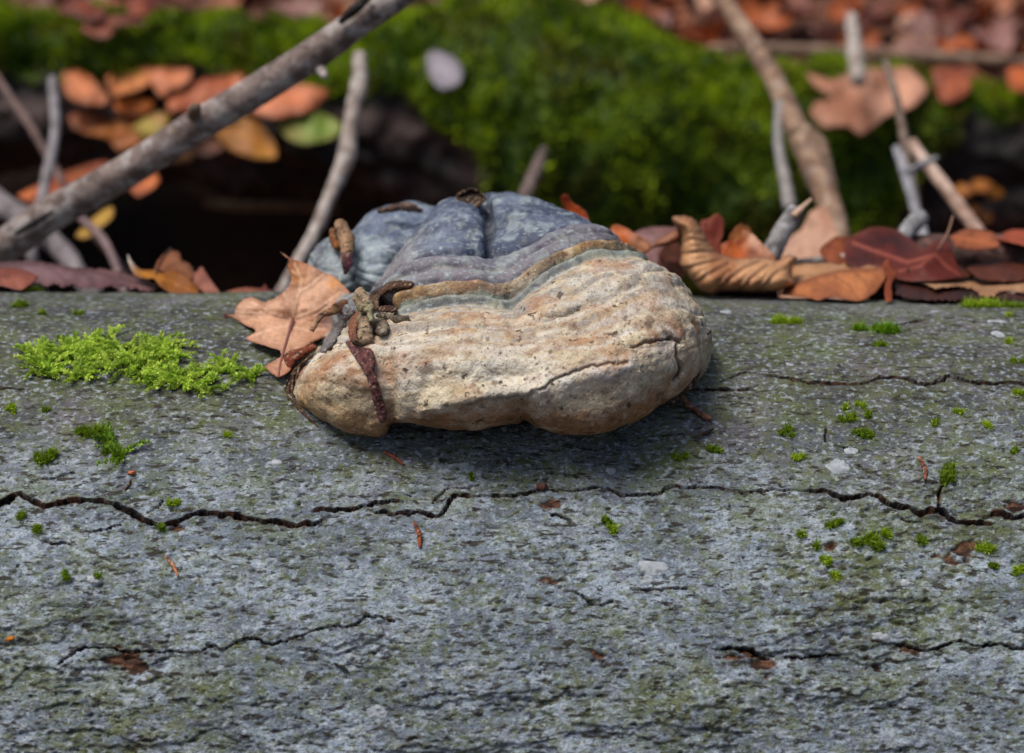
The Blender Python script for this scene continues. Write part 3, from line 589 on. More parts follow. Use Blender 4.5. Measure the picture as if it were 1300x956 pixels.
# moss shoots
nb = 90000; tx = RNG.uniform(-1.0, 1.0, nb*2); ta = RNG.uniform(-1.7, 2.4, nb*2); am = moss_amount(tx, ta); kp = RNG.random(nb*2) < am*.62; tx, ta = tx[kp], ta[kp]; nb = len(tx)
i = np.searchsorted(bxs, tx); r0 = np.interp(tx, bxs, rr_); z0 = np.interp(tx, bxs, zc_); rh = r0+back_h(tx, ta)+.010
nrm = np.stack([0*tx, -np.sin(ta), np.cos(ta)], -1); p0 = np.stack([tx, BY-rh*np.sin(ta), z0+rh*np.cos(ta)], -1)
dr = nrm*.8+RNG.normal(0, .55, (nb, 3))+np.array([0, 0, .45]); dr /= np.linalg.norm(dr, axis=1, keepdims=True)
hl = RNG.uniform(.006, .014, nb)*(.7+.7*noise(p0*30, 4)); sd_ = np.cross(dr, RNG.normal(0, 1, (nb, 3))); sd_ /= np.linalg.norm(sd_, axis=1, keepdims=True)
wd = RNG.uniform(.0012, .0024, nb)[:, None]
BVs = np.stack([p0-sd_*wd, p0+sd_*wd, p0+dr*hl[:, None]*.6+sd_*wd*.9, p0+dr*hl[:, None], p0+dr*hl[:, None]*.6-sd_*wd*.9], 1)
tone = sst(.3, .7, fbm(p0*22, 3, 107)); cb = mix(S(58, 88, 4), S(176, 198, 30), np.clip(tone*.75+RNG.uniform(-.2, .25, nb), 0, 1)); cb = mix(cb, S(104, 90, 34), .6*sst(.52, .68, fbm(p0*26+4, 3, 108)))
idx = np.arange(nb)[:, None]*5
mo = link('moss', mesh('moss', BVs.reshape(-1, 3), [np.c_[idx+0, idx+1, idx+2, idx+4], np.c_[idx+4, idx+2, idx+3]], np.repeat(cb, 5, 0), smooth=False), M['moss'], back)
tag(mo, kind='stuff')
def on_back(off=.006):
    def f(px, py):
        px = np.asarray(px, float); d = np.full(px.shape, 2.25)
        for _ in range(3):
            x = (px-CX)/FPX*d; d = hit_cyl_v(px, py, x, off)
        return d
    return f
def hit_cyl_v(px, py, x, off):
    zc = np.interp(x, bxs, zc_); R = np.interp(x, bxs, rr_)+off+.012
    b = (CY-np.asarray(py, float))/FPX; dy = FWD[1]+b*UP[1]; dz = FWD[2]+b*UP[2]; oy, oz = CAM[1]-BY, CAM[2]-zc
    A = dy*dy+dz*dz; B_ = oy*dy+oz*dz; C = oy*oy+oz*oz-R*R
    return (-B_-np.sqrt(np.maximum(B_*B_-A*C, 0)))/A

# ------------------------------------------------------------------ leaves on the main log
leaf_c = (S(216, 168, 136), S(194, 142, 110))
mo_out = [(356,320),(368.5,328),(381.6,332),(393,336),(408,345),(423,350),(436,362),(446,375),(444,386),(430,396),(432,408),(424,418),(419,424),(393,436),(380,446),(366,449),(369,470),(353,479),(336.5,466),(357,451),(357,447),(336.5,439),(312,430),(325,420.5),(308,411),(295,404),(284,404),(285.6,397),(297,400),(301,388.5),(308,381),(319.5,377),(334.6,384),(344,381),(355,375),(365,366),(370.5,353),(365.6,340),(366.6,330)]
def md(px, py):
    base = hit_log(px, np.maximum(py, 392)); up = np.clip((392-np.asarray(py))/70., 0, 1)
    return np.minimum(base-.010-.012*np.exp(-((np.asarray(px)-345)/40.)**2)*sst(480, 420, np.asarray(py)), 1.236+.02*up)+.006*sst(330, 285, np.asarray(px))
make_leaf('broad tan lobed leaf propped against the left side of the fungus', mo_out, md, stalk=[(372,404),(366,425),(360,446),(356,462),(353,479)], stalk_c=S(140, 92, 84),
  veins=[[(371,405),(378,380),(384,355),(374,335)],[(371,405),(345,398),(320,384)],[(376,388),(362,376),(358,368)],[(380,372),(396,362),(410,350)],[(371,405),(400,395),(432,372)],[(368,412),(345,418),(318,428)],[(345,398),(320,398),(300,396)],[(369,415),(390,420),(412,418)],[(384,355),(376,348),(371,344)]],
  cols=leaf_c, edge=S(150, 92, 66), vein_c=S(240, 200, 168), vw=1.3, wav=.0035, seed=3, spots=[(372,342,13,S(150, 80, 16),.85),(380,352,9,S(190, 120, 30),.6),(424,360,8,S(206, 134, 50),.8),(286,399,8,S(70, 34, 26),.9),(415,410,10,S(120, 100, 104),.7)])
BK = 'leaves lying along the top of the main log'
make_leaf('long mauve grey leaf with toothed edge on top of the log, under the slanting branch', [(-60,338),(0,333),(35,331.5),(58,334),(99,340),(129,342),(157,346),(180,355),(201,366),(191,371),(180,369),(171,366),(166,368),(161,363),(150,366),(138,363),(128,367),(115,364),(104,366),(92,361),(80,365),(71,360),(60,364),(46,359),(0,356),(-60,352)],
  [(-60,335,1.42),(0,334,1.42),(100,340,1.41),(200,364,1.385),(0,356,1.35),(100,363,1.345),(180,368,1.35),(-60,352,1.35)], veins=[[(20,336),(35,348),(50,358)],[(58,338),(75,350),(85,358)],[(95,342),(110,352),(120,360)],[(130,346),(140,354),(150,361)]], mid=[(-40,336),(50,336),(120,346),(200,366)],
  cols=(S(140, 108, 110), S(112, 84, 86)), edge=S(92, 48, 46), vein_c=S(86, 62, 62), wav=.004, seed=5, jag=1.2, group=None)
make_leaf('flat reddish brown leaf overlapping the mauve leaf', [(-40,346),(0,340),(22,341),(48,352),(38,362),(29,368),(0,363),(-40,358)], [(-40,345,1.34),(22,341,1.345),(48,353,1.335),(29,368,1.325),(-40,358,1.328)], cols=(S(158, 92, 70), S(128, 66, 48)), edge=S(110, 50, 38), wav=.002, seed=6)
make_leaf('ochre yellow curled leaf with a pale upturned tip', [(162,323),(165,338),(172,350),(185,354),(196,354),(202,362),(215,371.5),(254,371.5),(246,360),(232,347),(218,344),(205,347),(197,343),(178,342.5),(170,335)],
  [(162,323,1.40),(172,350,1.365),(196,352,1.36),(215,372,1.345),(254,372,1.352),(225,345,1.375),(180,342,1.385)], mid=[(170,345),(200,352),(250,371)], cols=(S(186, 122, 26), S(142, 84, 26)), edge=S(120, 66, 20), wav=.004, seed=8, spots=[(163,328,12,S(214, 204, 190),.95),(232,358,9,S(150, 96, 62),.7)])
make_leaf('brown cupped leaf standing with a dark bent stalk beside the yellow leaf', [(196,340),(203,328),(212,319),(227,320),(231,332),(240,335),(247,346),(243,356),(228,347),(208,345)],
  [(196,340,1.40),(212,319,1.43),(230,325,1.435),(247,348,1.405),(208,345,1.385),(228,349,1.38)], cols=(S(170, 112, 74), S(132, 74, 40)), edge=S(110, 58, 30), wav=.005, seed=9, stalk=[(217,316,1.41),(208,326,1.392),(201,340,1.378),(197,354,1.36)], stalk_c=S(66, 46, 38))
make_leaf('small pinkish pointed leaf leaning beside the ochre leaf', [(240,354),(250,344),(256,338),(262,347),(270,359),(279,371),(258,371),(248,362)], [(240,354,1.40),(256,338,1.41),(279,371,1.36),(258,371,1.358)], cols=(S(176, 118, 98), S(146, 92, 76)), wav=.003, seed=10, edge=S(122, 66, 50))
make_leaf('small flat orange brown leaf at the log edge beside the tan lobed leaf', [(284,372.5),(298,367),(312,365),(333,365.5),(337,361),(339,366),(353,373),(340,377),(305,376)], [(284,372,1.36),(333,363,1.39),(353,373,1.36),(305,376,1.342)], cols=(S(188, 120, 86), S(128, 56, 40)), wav=.002, seed=11, edge=S(96, 36, 26))
make_leaf('bright orange ragged leaf tip sticking up behind the fungus cap', [(712,251),(716,247),(722,249),(726,257),(731,260),(736,263),(743,268),(748,281),(765,330),(760,372),(730,372),(722,320),(718,268)], [(716,248,1.37),(745,275,1.365),(760,372,1.375),(722,330,1.385)], cols=(S(206, 96, 30), S(170, 66, 22)), edge=S(120, 40, 18), wav=.004, seed=12)
make_leaf('small orange brown leaf wedged behind the right of the cap', [(772,298),(777,287),(783,285),(790,287),(804,295),(824,307),(827,314),(816,324),(822,345),(818,372),(790,372),(786,330)], [(780,286,1.37),(826,312,1.355),(818,372,1.36),(788,372,1.365)], cols=(S(200, 104, 48), S(186, 128, 92)), edge=S(140, 70, 34), wav=.004, seed=13)
make_leaf('flat mauve brown leaf spread behind the small orange one', [(804,296),(815,291),(827,288.5),(845,288),(858,289),(866,292),(850,304),(838,322),(834,345),(820,330)], [(804,296,1.42),(858,289,1.425),(834,345,1.385),(820,330,1.39)], cols=(S(150, 114, 112), S(128, 92, 88)), edge=S(106, 70, 62), wav=.003, seed=14)
cz = lambda L: [(740+a/4.643, 230+b/4.643) for a, b in L]
make_leaf('tan rolled leaf with strong slanting ribs and a brown arched strap on the log edge', cz([(525,215),(560,205),(600,203),(650,218),(690,265),(715,310),(745,365),(800,425),(900,455),(1000,450),(1100,455),(1150,470),(1200,440),(1262,448),(1235,500),(1232,560),(1262,600),(1150,648),(1000,655),(900,650),(800,655),(770,672),(690,640),(620,560),(570,490),(580,400),(575,300),(540,260)]),
  [(856,276,1.35),(880,280,1.352),(866,320,1.345),(905,315,1.352),(880,352,1.34),(912,366,1.338),(960,330,1.356),(990,332,1.358),(1005,345,1.354),(960,368,1.34),(1008,360,1.352)],
  veins=[cz(v) for v in ([(640,600),(720,545),(850,480)],[(780,655),(850,565),(950,505),(1040,470)],[(920,645),(980,565),(1080,495)],[(1040,635),(1110,550),(1185,500)],[(575,505),(680,482),(810,455)],[(585,350),(640,325),(730,350)],[(590,420),(680,400),(770,410)])], vein_c=S(92, 60, 44),
  cols=(S(214, 162, 116), S(182, 124, 82)), edge=S(120, 84, 66), bulge=.026, bscale=22, relief=.0040, vw=2.2, wav=.003, seed=15,
  blades=[dict(outline=cz([(360,432),(420,370),(500,310),(575,278),(585,340),(510,378),(430,388)]), dep=[(818,323,1.36),(864,290,1.352),(864,303,1.35),(832,314,1.352)], cols=(S(178, 122, 90), S(158, 102, 70)), edge=S(128, 76, 50), seed=16, bulge=.006, bscale=8)])
make_leaf('dark maroon leaf standing up behind the rolled tan leaf', cz([(695,235),(740,222),(790,193),(825,215),(832,290),(812,370),(820,480),(760,480),(740,370)]), [(891,280,1.39),(910,272,1.395),(918,300,1.39),(910,333,1.375)], cols=(S(110, 40, 28), S(84, 30, 24)), edge=S(150, 76, 50), wav=.003, seed=17)
make_leaf('torn orange leaf scrap caught behind the rolled tan leaf', cz([(812,375),(880,345),(945,328),(932,283),(960,292),(1000,310),(1035,345),(1060,370),(1140,460),(1060,520),(880,520),(820,430)]), [(916,312,1.37),(943,292,1.378),(985,330,1.366),(930,342,1.36)], cols=(S(190, 92, 26), S(158, 70, 24)), edge=S(130, 60, 30), wav=.005, seed=18, spots=[(958,304,12,S(204, 158, 128),.95),(975,318,12,S(200, 150, 120),.95),(955,322,8,S(90, 36, 18),.8)])
dz = lambda L: [(980+a/4.0625, 230+b/4.0625) for a, b in L]
make_leaf('orange brown folded leaf with its lower half hanging over the log edge', dz([(35,578),(120,535),(200,500),(350,460),(480,450),(604,455),(590,500),(575,520),(540,570),(500,600),(440,620),(390,612),(340,600),(290,600),(240,617),(180,600),(110,592)]),
  [(990,371,1.345),(1029,353,1.345),(1066,343,1.35),(1128,342,1.352),(1113,370,1.325),(1088,382,1.306),(1039,381,1.31),(1064,366,1.322)], veins=[dz(v) for v in ([(200,505),(300,560),(340,595)],[(300,475),(400,540),(440,610)],[(400,458),(480,520),(510,585)],[(490,455),(545,500),(560,540)])], mid=dz([(120,540),(350,465),(600,458)]),
  cols=(S(196, 124, 74), S(164, 98, 58)), edge=S(120, 66, 40), vein_c=S(140, 82, 52), wav=.003, seed=19,
  blades=[dict(outline=dz([(60,570),(110,440),(180,425),(250,424),(400,419),(480,430),(530,440),(604,458),(480,456),(350,466),(200,506)]), dep=[(995,370,1.352),(1008,340,1.385),(1078,333,1.40),(1128,343,1.356),(1029,354,1.35)], cols=(S(196, 150, 108), S(180, 130, 86)), seed=20, edge=S(150, 100, 70))])
make_leaf('dark red glossy leaf with an upright pale stalk beside the folded leaf', dz([(378,330),(420,280),(520,238),(640,250),(730,310),(775,357),(840,310),(912,308),(950,420),(988,492),(900,508),(700,515),(610,492),(560,440),(470,450),(380,430)]),
  [(1074,312,1.42),(1108,289,1.43),(1160,306,1.42),(1172,320,1.38),(1204,306,1.41),(1222,351,1.36),(1150,356,1.355),(1074,334,1.39)], cols=(S(92, 30, 18), S(58, 20, 16)), edge=S(110, 50, 34), wav=.004, seed=21, veins=[dz(v) for v in ([(840,380),(760,440),(640,470)],[(850,390),(900,440),(960,480)])], mid=dz([(845,380),(700,420),(420,320)]), vein_c=S(160, 84, 66), stalk=[(1187,323,1.39),(1194,312,1.385),(1203,296,1.388),(1210,274,1.392)], stalk_c=S(150, 112, 96))
make_leaf('small upright orange scrap between the folded leaf and the dark red leaf', [(1121,338),(1123,331),(1128,330),(1132,340),(1139,345),(1132,360),(1131,384),(1126,383),(1123,366),(1127,350)], [(1125,331,1.36),(1139,345,1.352),(1128,383,1.302)], cols=(S(178, 96, 50), S(140, 66, 34)), wav=.002, seed=22, step=2.2)
make_leaf('pale tan flat leaf with ragged front edge beside the dark rotten stick', dz([(615,505),(700,500),(850,508),(1000,500),(1150,505),(1300,515),(1420,520),(1420,560),(1300,572),(1200,562),(1150,590),(1095,597),(1040,560),(980,542),(900,545),(850,552),(780,525),(700,522)]), [(1133,355,1.37),(1226,353,1.385),(1300,357,1.385),(1330,358,1.385),(1330,369,1.335),(1251,377,1.315),(1189,364,1.335),(1152,359,1.355)], cols=(S(204, 164, 126), S(182, 138, 100)), edge=S(150, 104, 74), wav=.003, seed=23, jag=1.6)
make_leaf('dark brown sheet added as the shadow under the pale tan leaf', dz([(640,520),(800,530),(1000,560),(1300,580),(1420,580),(1420,610),(1250,610),(1100,618),(900,615),(760,608),(640,580)]), [(1138,360,1.36),(1330,373,1.345),(1330,380,1.318),(1138,374,1.322)], cols=(S(66, 34, 26), S(44, 24, 20)), wav=.004, seed=24, jag=1.8)  # no separate leaf: dark sheet painted as shade below the pale leaf
make_leaf('rust red leaf tip above the dark rotten stick', [(1262,303),(1274,296),(1284,292),(1302,292),(1340,298),(1350,315),(1302,312),(1276,306)], [(1262,303,1.44),(1302,292,1.47),(1350,315,1.42),(1276,307,1.42)], cols=(S(164, 78, 48), S(130, 54, 36)), wav=.003, seed=25)
make_leaf('blurred pinkish beige leaf standing behind the broken stub', [(985,335),(1000,305),(1018,290),(1030,268),(1046,262),(1060,290),(1072,320),(1074,380),(1000,400)], [(985,335,1.62),(1040,265,1.64),(1072,330,1.60),(1030,395,1.58)], cols=(S(196, 150, 124), S(176, 126, 100)), wav=.004, seed=26)

FILL = [((1040,318),(1062,300),(1088,304),(1100,322),(1084,336),(1052,334)), ((1150,342),(1176,330),(1210,334),(1240,348),(1206,356),(1168,354)), ((1206,300),(1232,290),(1262,296),(1270,312),(1240,318),(1214,314)), ((1226,340),(1262,332),(1306,338),(1330,350),(1290,357),(1244,354)), ((838,318),(856,306),(868,316),(872,345),(856,366),(840,350)), ((926,300),(940,284),(952,290),(956,312),(940,326),(928,318))]
for k, (o, nm_) in enumerate(zip(FILL, ('russet leaf behind the folded orange leaf', 'dark brown leaf wedged under the dark red leaf', 'coppery leaf lying on top of the dark rotten stick', 'chestnut leaf beside the pale tan leaf', 'brown leaf in the dark gap between the fungus and the rolled leaf', 'amber leaf standing behind the torn orange scrap'))):
    d0 = (1.42, 1.375, 1.40, 1.39, 1.37, 1.40)[k]
    make_leaf(nm_, o, [(o[0][0], o[0][1], d0-.01), (o[2][0], o[2][1], d0+.02), (o[4][0], o[4][1], d0-.02)], cols=((S(176, 96, 48), S(132, 66, 36)), (S(84, 44, 30), S(60, 32, 24)), (S(182, 104, 62), S(140, 72, 42)), (S(112, 60, 38), S(84, 44, 30)), (S(120, 66, 40), S(84, 44, 30)), (S(196, 116, 44), S(150, 80, 34)))[k], edge=S(92, 46, 28), wav=.007, seed=130+k, mid=[o[0], o[3]])

# ------------------------------------------------------------------ sticks
GREY = (S(96, 80, 74), S(134, 118, 112), S(176, 168, 164)); BROWN = (S(108, 82, 66), S(148, 118, 96), S(170, 146, 124)); PALE = (S(150, 136, 126), S(182, 172, 164), S(198, 192, 186))
def back_point(px, py, d, r): return (px, py, d, r)
stick('thick lichen-speckled grey branch slanting up behind the log', [(-420,585,1.62,23),(-200,443,1.56,22),(-60,352,1.53,21.5),(0,317,1.51,22.5),(60,275,1.50,22),(160,218,1.48,21.5),(250,160,1.46,21),(330,112,1.45,20.5),(400,68,1.44,20.5),(455,28,1.43,18.5),(540,-28,1.42,17.5),(700,-140,1.40,15),(900,-290,1.38,11)], GREY, name='branch', cat='branch', rough=.07, ground=True, seed=31, ns=36, sub=26,
  twigs=[('knot', [(243,146,1.452,6),(247,140,1.438,9),(250,135,1.425,5)], S(104, 84, 66)), ('twig_stub', [(405,85,1.44,8),(410,93,1.432,6),(413,98,1.428,3)], S(176, 164, 160)), ('bark_sliver', [(20,297,1.485,3),(45,282,1.475,5),(68,268,1.475,2)], S(30, 26, 26)), ('bark_sliver', [(432,28,1.418,4),(450,12,1.41,7),(470,-6,1.41,5)], S(36, 28, 26))])
stick('pale bent twig rising from behind the fungus to the slanting branch', [(330,420,1.62,7),(380,330,1.66,8),(402,290,1.68,9),(421,243,1.70,9),(440,198,1.72,12),(446,150,1.74,9),(456,105,1.76,11),(456,70,1.78,8)], (S(128, 112, 104), S(172, 160, 152), S(196, 188, 182)), ground=True, seed=33, rough=.25)
stick('long brown forked branch leaning on the mossy log at right', [(1092,420,1.60,16),(1068,320,1.66,16),(1055,265,1.70,16),(1035,215,1.74,17),(1012,165,1.78,15),(990,115,1.82,13),(965,70,1.86,13),(935,25,1.90,12),(905,-20,1.94,12),(860,-90,2.0,10)], BROWN, name='branch', cat='branch', ground=True, seed=34, ns=22,
  twigs=[('side_branch', [(1010,160,1.77,13),(1036,185,1.765,15),(1052,225,1.75,9),(1060,245,1.74,5)], None), ('side_branch', [(992,130,1.80,8),(988,170,1.79,7),(996,225,1.77,8),(1003,265,1.75,9)], S(150, 146, 144))])
stick('white upright stick end standing on the big fallen leaf', [(1090,104,2.12,10),(1086,70,2.14,10),(1083,40,2.16,9),(1081,20,2.17,7)], PALE, seed=35)
stick('thin straight pinkish branch lying across the leaf litter', [(900,62,2.42,6),(960,63,2.44,9),(1060,66,2.46,9),(1150,72,2.47,9),(1225,74,2.48,8),(1320,80,2.5,6)], BROWN, name='branch', cat='branch', seed=36)
stick('thin dark twig standing in front of the big blurred leaf', [(1165,275,1.74,5),(1150,190,1.78,6),(1138,125,1.80,5),(1124,78,1.82,5)], (S(96, 80, 70), S(130, 112, 98)), ground=True, seed=37, twigs=[('side_twig', [(1146,170,1.78,4),(1158,196,1.77,4),(1182,206,1.76,3)], None)])
stick('short bluish grey twig below the dark twig', [(1176,330,1.62,7),(1162,265,1.68,7),(1148,215,1.72,7.5),(1138,188,1.74,5)], (S(126, 126, 132), S(160, 160, 166)), ground=True, seed=38, twigs=[('side_twig', [(1150,220,1.71,4),(1172,208,1.70,5),(1190,200,1.69,3)], None)])
stick('smooth pale stick slanting down beside the dark wood', [(1290,370,1.60,9),(1243,297,1.66,9),(1215,258,1.70,9),(1192,228,1.73,8.5),(1170,200,1.75,8),(1158,182,1.77,7)], (S(150, 120, 104), S(196, 168, 152), S(210, 186, 172)), ground=True, seed=39)
stick('broken grey stub with a pale splinter behind the torn orange leaf', [(966,352,1.40,13),(984,312,1.40,13),(998,288,1.405,12.5),(1011,268,1.41,11)], (S(96, 94, 96), S(140, 138, 138), S(176, 176, 180)), name='branch_stub', cat='stick', seed=40, rough=.2, twigs=[('splinter', [(1008,274,1.40,5),(1018,264,1.402,3.5),(1030,253,1.405,2)], S(206, 172, 148))])
stick('pale grey broken stub rising behind the dark red leaf', [(1130,330,1.44,10),(1148,299,1.44,11),(1160,284,1.445,12),(1171,274,1.45,10)], (S(128, 128, 130), S(164, 164, 166)), name='branch_stub', cat='stick', seed=41, rough=.22)
stick('thin light grey stick lying behind the folded leaf', [(1000,334,1.42,4),(1030,331,1.42,4),(1060,328,1.415,6),(1080,327,1.41,6)], PALE, seed=42)
stick('dark rotten stick lying along the back of the log', [(1140,322,1.45,18),(1185,322,1.45,25),(1250,326,1.45,27),(1320,332,1.45,28),(1450,338,1.45,28),(1600,345,1.45,20)], (S(46, 32, 30), S(84, 58, 52), S(120, 86, 78)), name='branch', cat='branch', seed=43, ns=30, rough=.3, mat='wood')
stick('grey twig upright among the orange leaves at the mossy log', [(40,320,1.74,7),(52,260,1.80,7),(62,210,1.84,7),(70,165,1.88,6),(68,120,1.92,6),(66,100,1.94,5)], (S(118, 112, 114), S(150, 146, 150)), ground=True, seed=44)
stick('thin brown twig crossing behind the grey upright twig', [(120,300,1.82,4),(70,215,1.90,5),(35,155,1.94,5),(0,105,1.97,5),(-30,60,2.0,4)], (S(96, 74, 70), S(124, 100, 94)), ground=True, seed=45)
stick('blurred grey branch end left of the orange leaves', [(115,370,1.66,12),(80,320,1.76,13),(40,285,1.82,15),(0,258,1.86,16),(-60,215,1.90,17)], (S(104, 96, 100), S(140, 132, 134)), name='branch', cat='branch', ground=True, seed=46)
stick('thin mauve twig leaning in the dark gap under the slanting branch', [(165,390,1.60,5),(152,350,1.66,5),(128,300,1.74,5),(100,275,1.80,4)], (S(110, 90, 92), S(136, 114, 112)), ground=True, seed=47)
stick('blurred buff stick lying in the dark hollow under the mossy log', [(260,258,2.39,4),(310,262,2.385,6),(360,262,2.385,5),(430,266,2.38,4)], (S(120, 96, 70), S(150, 122, 92)), seed=48)
stick('dark thin twig poking up in front of the moss behind the cap', [(650,290,1.70,8),(670,240,1.78,9),(685,205,1.84,8),(690,190,1.87,5)], (S(86, 70, 66), S(120, 102, 94)), ground=True, seed=49)

# ------------------------------------------------------------------ leaves on and by the mossy log
OR = (S(208, 130, 74), S(182, 104, 58)); B1 = on_back(.010)
def bleaf(label, o, cols, lift=.010, seed=1, dep=None, **kw):
    o = np.array(o, float); f0 = on_back(lift); cy = o[:, 1].mean(); cx_ = o[:, 0].mean()
    d0 = float(f0(np.array([cx_]), np.array([cy]))[0])
    f = lambda x, y: np.maximum(.45*f0(x, y)+.55*(d0+(y-cy)*(-.00125)), d0-.12)-.004
    lo = o[:, 1].argmax(); hi = o[:, 1].argmin()
    make_leaf(label, o, dep or f, cols=(np.asarray(cols[0])*1.1, np.asarray(cols[1])*.8), edge=np.asarray(cols[1])*.55, seed=seed, step=4, wav=.010, jag=.5, relief=.001, vw=3, mid=[tuple(o[0]), (cx_, cy), tuple(o[len(o)//2])], **kw)
bleaf('rust orange oval leaf nearest the grey upright twig', [(82,78),(96,86),(115,97),(130,113),(139,128),(130,134),(108,133),(92,128),(79,112),(79,92)], (S(196, 114, 66), S(166, 92, 54)), seed=51)
bleaf('pale orange leaf high on the mossy log, with a drooping pointed tip', [(134,100),(142,90),(156,85),(180,84),(198,88),(190,106),(172,116),(158,119),(146,124),(138,112)], OR, seed=52)
bleaf('peach leaf hanging point-down below the moss edge', [(186,92),(200,86),(222,86),(243,87),(242,100),(230,112),(214,118),(205,124),(196,112)], (S(212, 130, 88), S(190, 106, 64)), seed=53)
bleaf('small orange leaf under the pale orange one', [(143,134),(152,124),(168,120),(184,123),(196,132),(188,142),(170,147),(152,144)], (S(206, 112, 40), S(184, 92, 36)), seed=54)
bleaf('long salmon leaf half hidden by the slanting branch', [(212,128),(226,122),(250,114),(272,100),(292,93),(312,91),(306,112),(284,130),(256,141),(228,144),(214,140)], (S(208, 122, 82), S(184, 98, 62)), seed=55)
bleaf('large pinkish orange leaf just right of the slanting branch', [(316,140),(332,126),(348,114),(372,107),(396,108),(418,117),(406,132),(384,144),(352,150),(330,148)], (S(208, 126, 86), S(190, 108, 70)), seed=56)
bleaf('green and yellow leaf beside the pale bent twig', [(353,160),(366,150),(388,143),(408,143),(424,150),(434,160),(430,172),(410,180),(386,184),(366,177)], (S(112, 134, 52), S(150, 142, 58)), seed=57, lift=.02)
bleaf('golden yellow leaf below the slanting branch', [(271,158),(284,150),(300,146),(322,152),(340,168),(350,184),(351,200),(330,202),(306,197),(286,186),(275,172)], (S(210, 146, 60), S(186, 120, 48)), seed=58, lift=.02)
bleaf('wide amber leaf with a long left lobe on the dark wood', [(103,168),(122,160),(142,154),(164,150),(190,150),(206,154),(190,174),(168,186),(150,191),(138,178),(120,172)], (S(202, 120, 50), S(172, 96, 44)), seed=59, lift=.02)
bleaf('small olive yellow leaf tucked behind the slanting branch', [(168,162),(184,150),(204,142),(218,148),(212,162),(192,176),(176,174)], (S(160, 142, 56), S(178, 130, 60)), seed=60, lift=.028)
bleaf('long rusty leaf hanging low in the gap behind the grey twig', [(22,248),(44,236),(70,224),(100,212),(132,204),(160,212),(150,232),(120,246),(84,258),(50,262)], (S(196, 108, 56), S(158, 76, 40)), seed=61, dep=[(22,248,1.855),(150,208,1.93),(50,262,1.83),(150,232,1.905)])
bleaf('small orange leaf under the lower edge of the slanting branch', [(163,238),(178,228),(196,218),(203,228),(194,240),(174,250)], (S(206, 116, 60), S(184, 96, 50)), seed=62, dep=[(163,238,1.90),(196,218,1.92),(194,240,1.895)])
bleaf('yellowish leaf tip below the slanting branch', [(96,300),(110,284),(126,270),(143,262),(144,274),(128,290),(108,304)], (S(176, 140, 50), S(168, 120, 70)), seed=63, dep=[(96,300,1.78),(143,262,1.80),(128,290,1.765)])
bleaf('pale grey petal-shaped leaf stuck upright on the moss', [(541,72),(548,64),(562,66),(578,74),(587,88),(586,102),(574,112),(560,114),(548,102),(542,88)], (S(178, 170, 178), S(160, 152, 162)), seed=64, lift=.018)
e5 = lambda L: [(860+a/2.39, b/2.39) for a, b in L]
bleaf('large pale brown lobed leaf draped over the mossy log', e5([(390,222),(470,242),(540,212),(620,208),(700,203),(760,268),(745,300),(700,332),(640,350),(600,380),(556,412),(520,385),(440,388),(402,335),(420,310),(470,300),(415,262)]), (S(206, 152, 124), S(184, 124, 94)), seed=65, lift=.03)
bleaf('rust brown leaf beside the large pale lobed leaf', e5([(770,210),(820,200),(880,215),(890,270),(850,310),(800,310),(780,260)]), (S(168, 92, 58), S(140, 68, 44)), seed=66, lift=.02)
bleaf('orange leaf beyond the moss at the right', e5([(1000,210),(1060,195),(1110,210),(1120,270),(1060,285),(1010,270)]), (S(184, 96, 50), S(150, 72, 42)), seed=67, lift=.03)
bleaf('brown leaf lying flat on the dark wood under the golden leaf', [(232,176),(252,166),(274,172),(284,190),(262,200),(240,194)], (S(120, 72, 46), S(86, 52, 38)), seed=90, lift=.018)
bleaf('faded ochre leaf lying low between the amber and golden leaves', [(196,186),(214,176),(238,184),(246,200),(224,208),(204,204)], (S(150, 104, 56), S(120, 78, 46)), seed=91, lift=.018)
bleaf('rust leaf tucked behind the peach leaf', [(238,118),(250,104),(270,98),(276,108),(262,124),(246,130)], (S(170, 84, 44), S(140, 66, 38)), seed=92, lift=.006)
bleaf('dull orange leaf behind the wide amber leaf', [(86,150),(104,140),(126,142),(134,154),(114,166),(94,164)], (S(178, 100, 54), S(140, 76, 44)), seed=93, lift=.008)
for k, (x, y, a, b) in enumerate([(1222,242,14,9),(1246,236,16,9),(1262,246,12,8),(1232,268,13,8),(1252,276,10,7)]):
    an = np.linspace(0, 2*math.pi, 9, endpoint=False)+k
    bleaf('tiny amber leaf scrap on the bare dark wood', [(x+a*math.cos(t)*(1+.2*math.sin(3*t+k)), y+b*math.sin(t)) for t in an], (S(190, 120, 30), S(150, 84, 34)), seed=70+k, group='amber scraps on the dark wood')
for k, (x, y, a, b) in enumerate([(105,12,30,14),(150,26,30,12),(182,6,26,12),(124,40,22,8)]):
    an = np.linspace(0, 2*math.pi, 9, endpoint=False)+k
    bleaf('brown curled leaf heaped on top of the moss near the slanting branch', [(x+a*math.cos(t)*(1+.2*math.sin(3*t+k)), y+b*math.sin(t)*(1+.5*math.sin(2*t+2*k))) for t in an], (S(138, 66, 38), S(110, 50, 32)), seed=80+k, lift=.03, group='leaf heap on the moss')

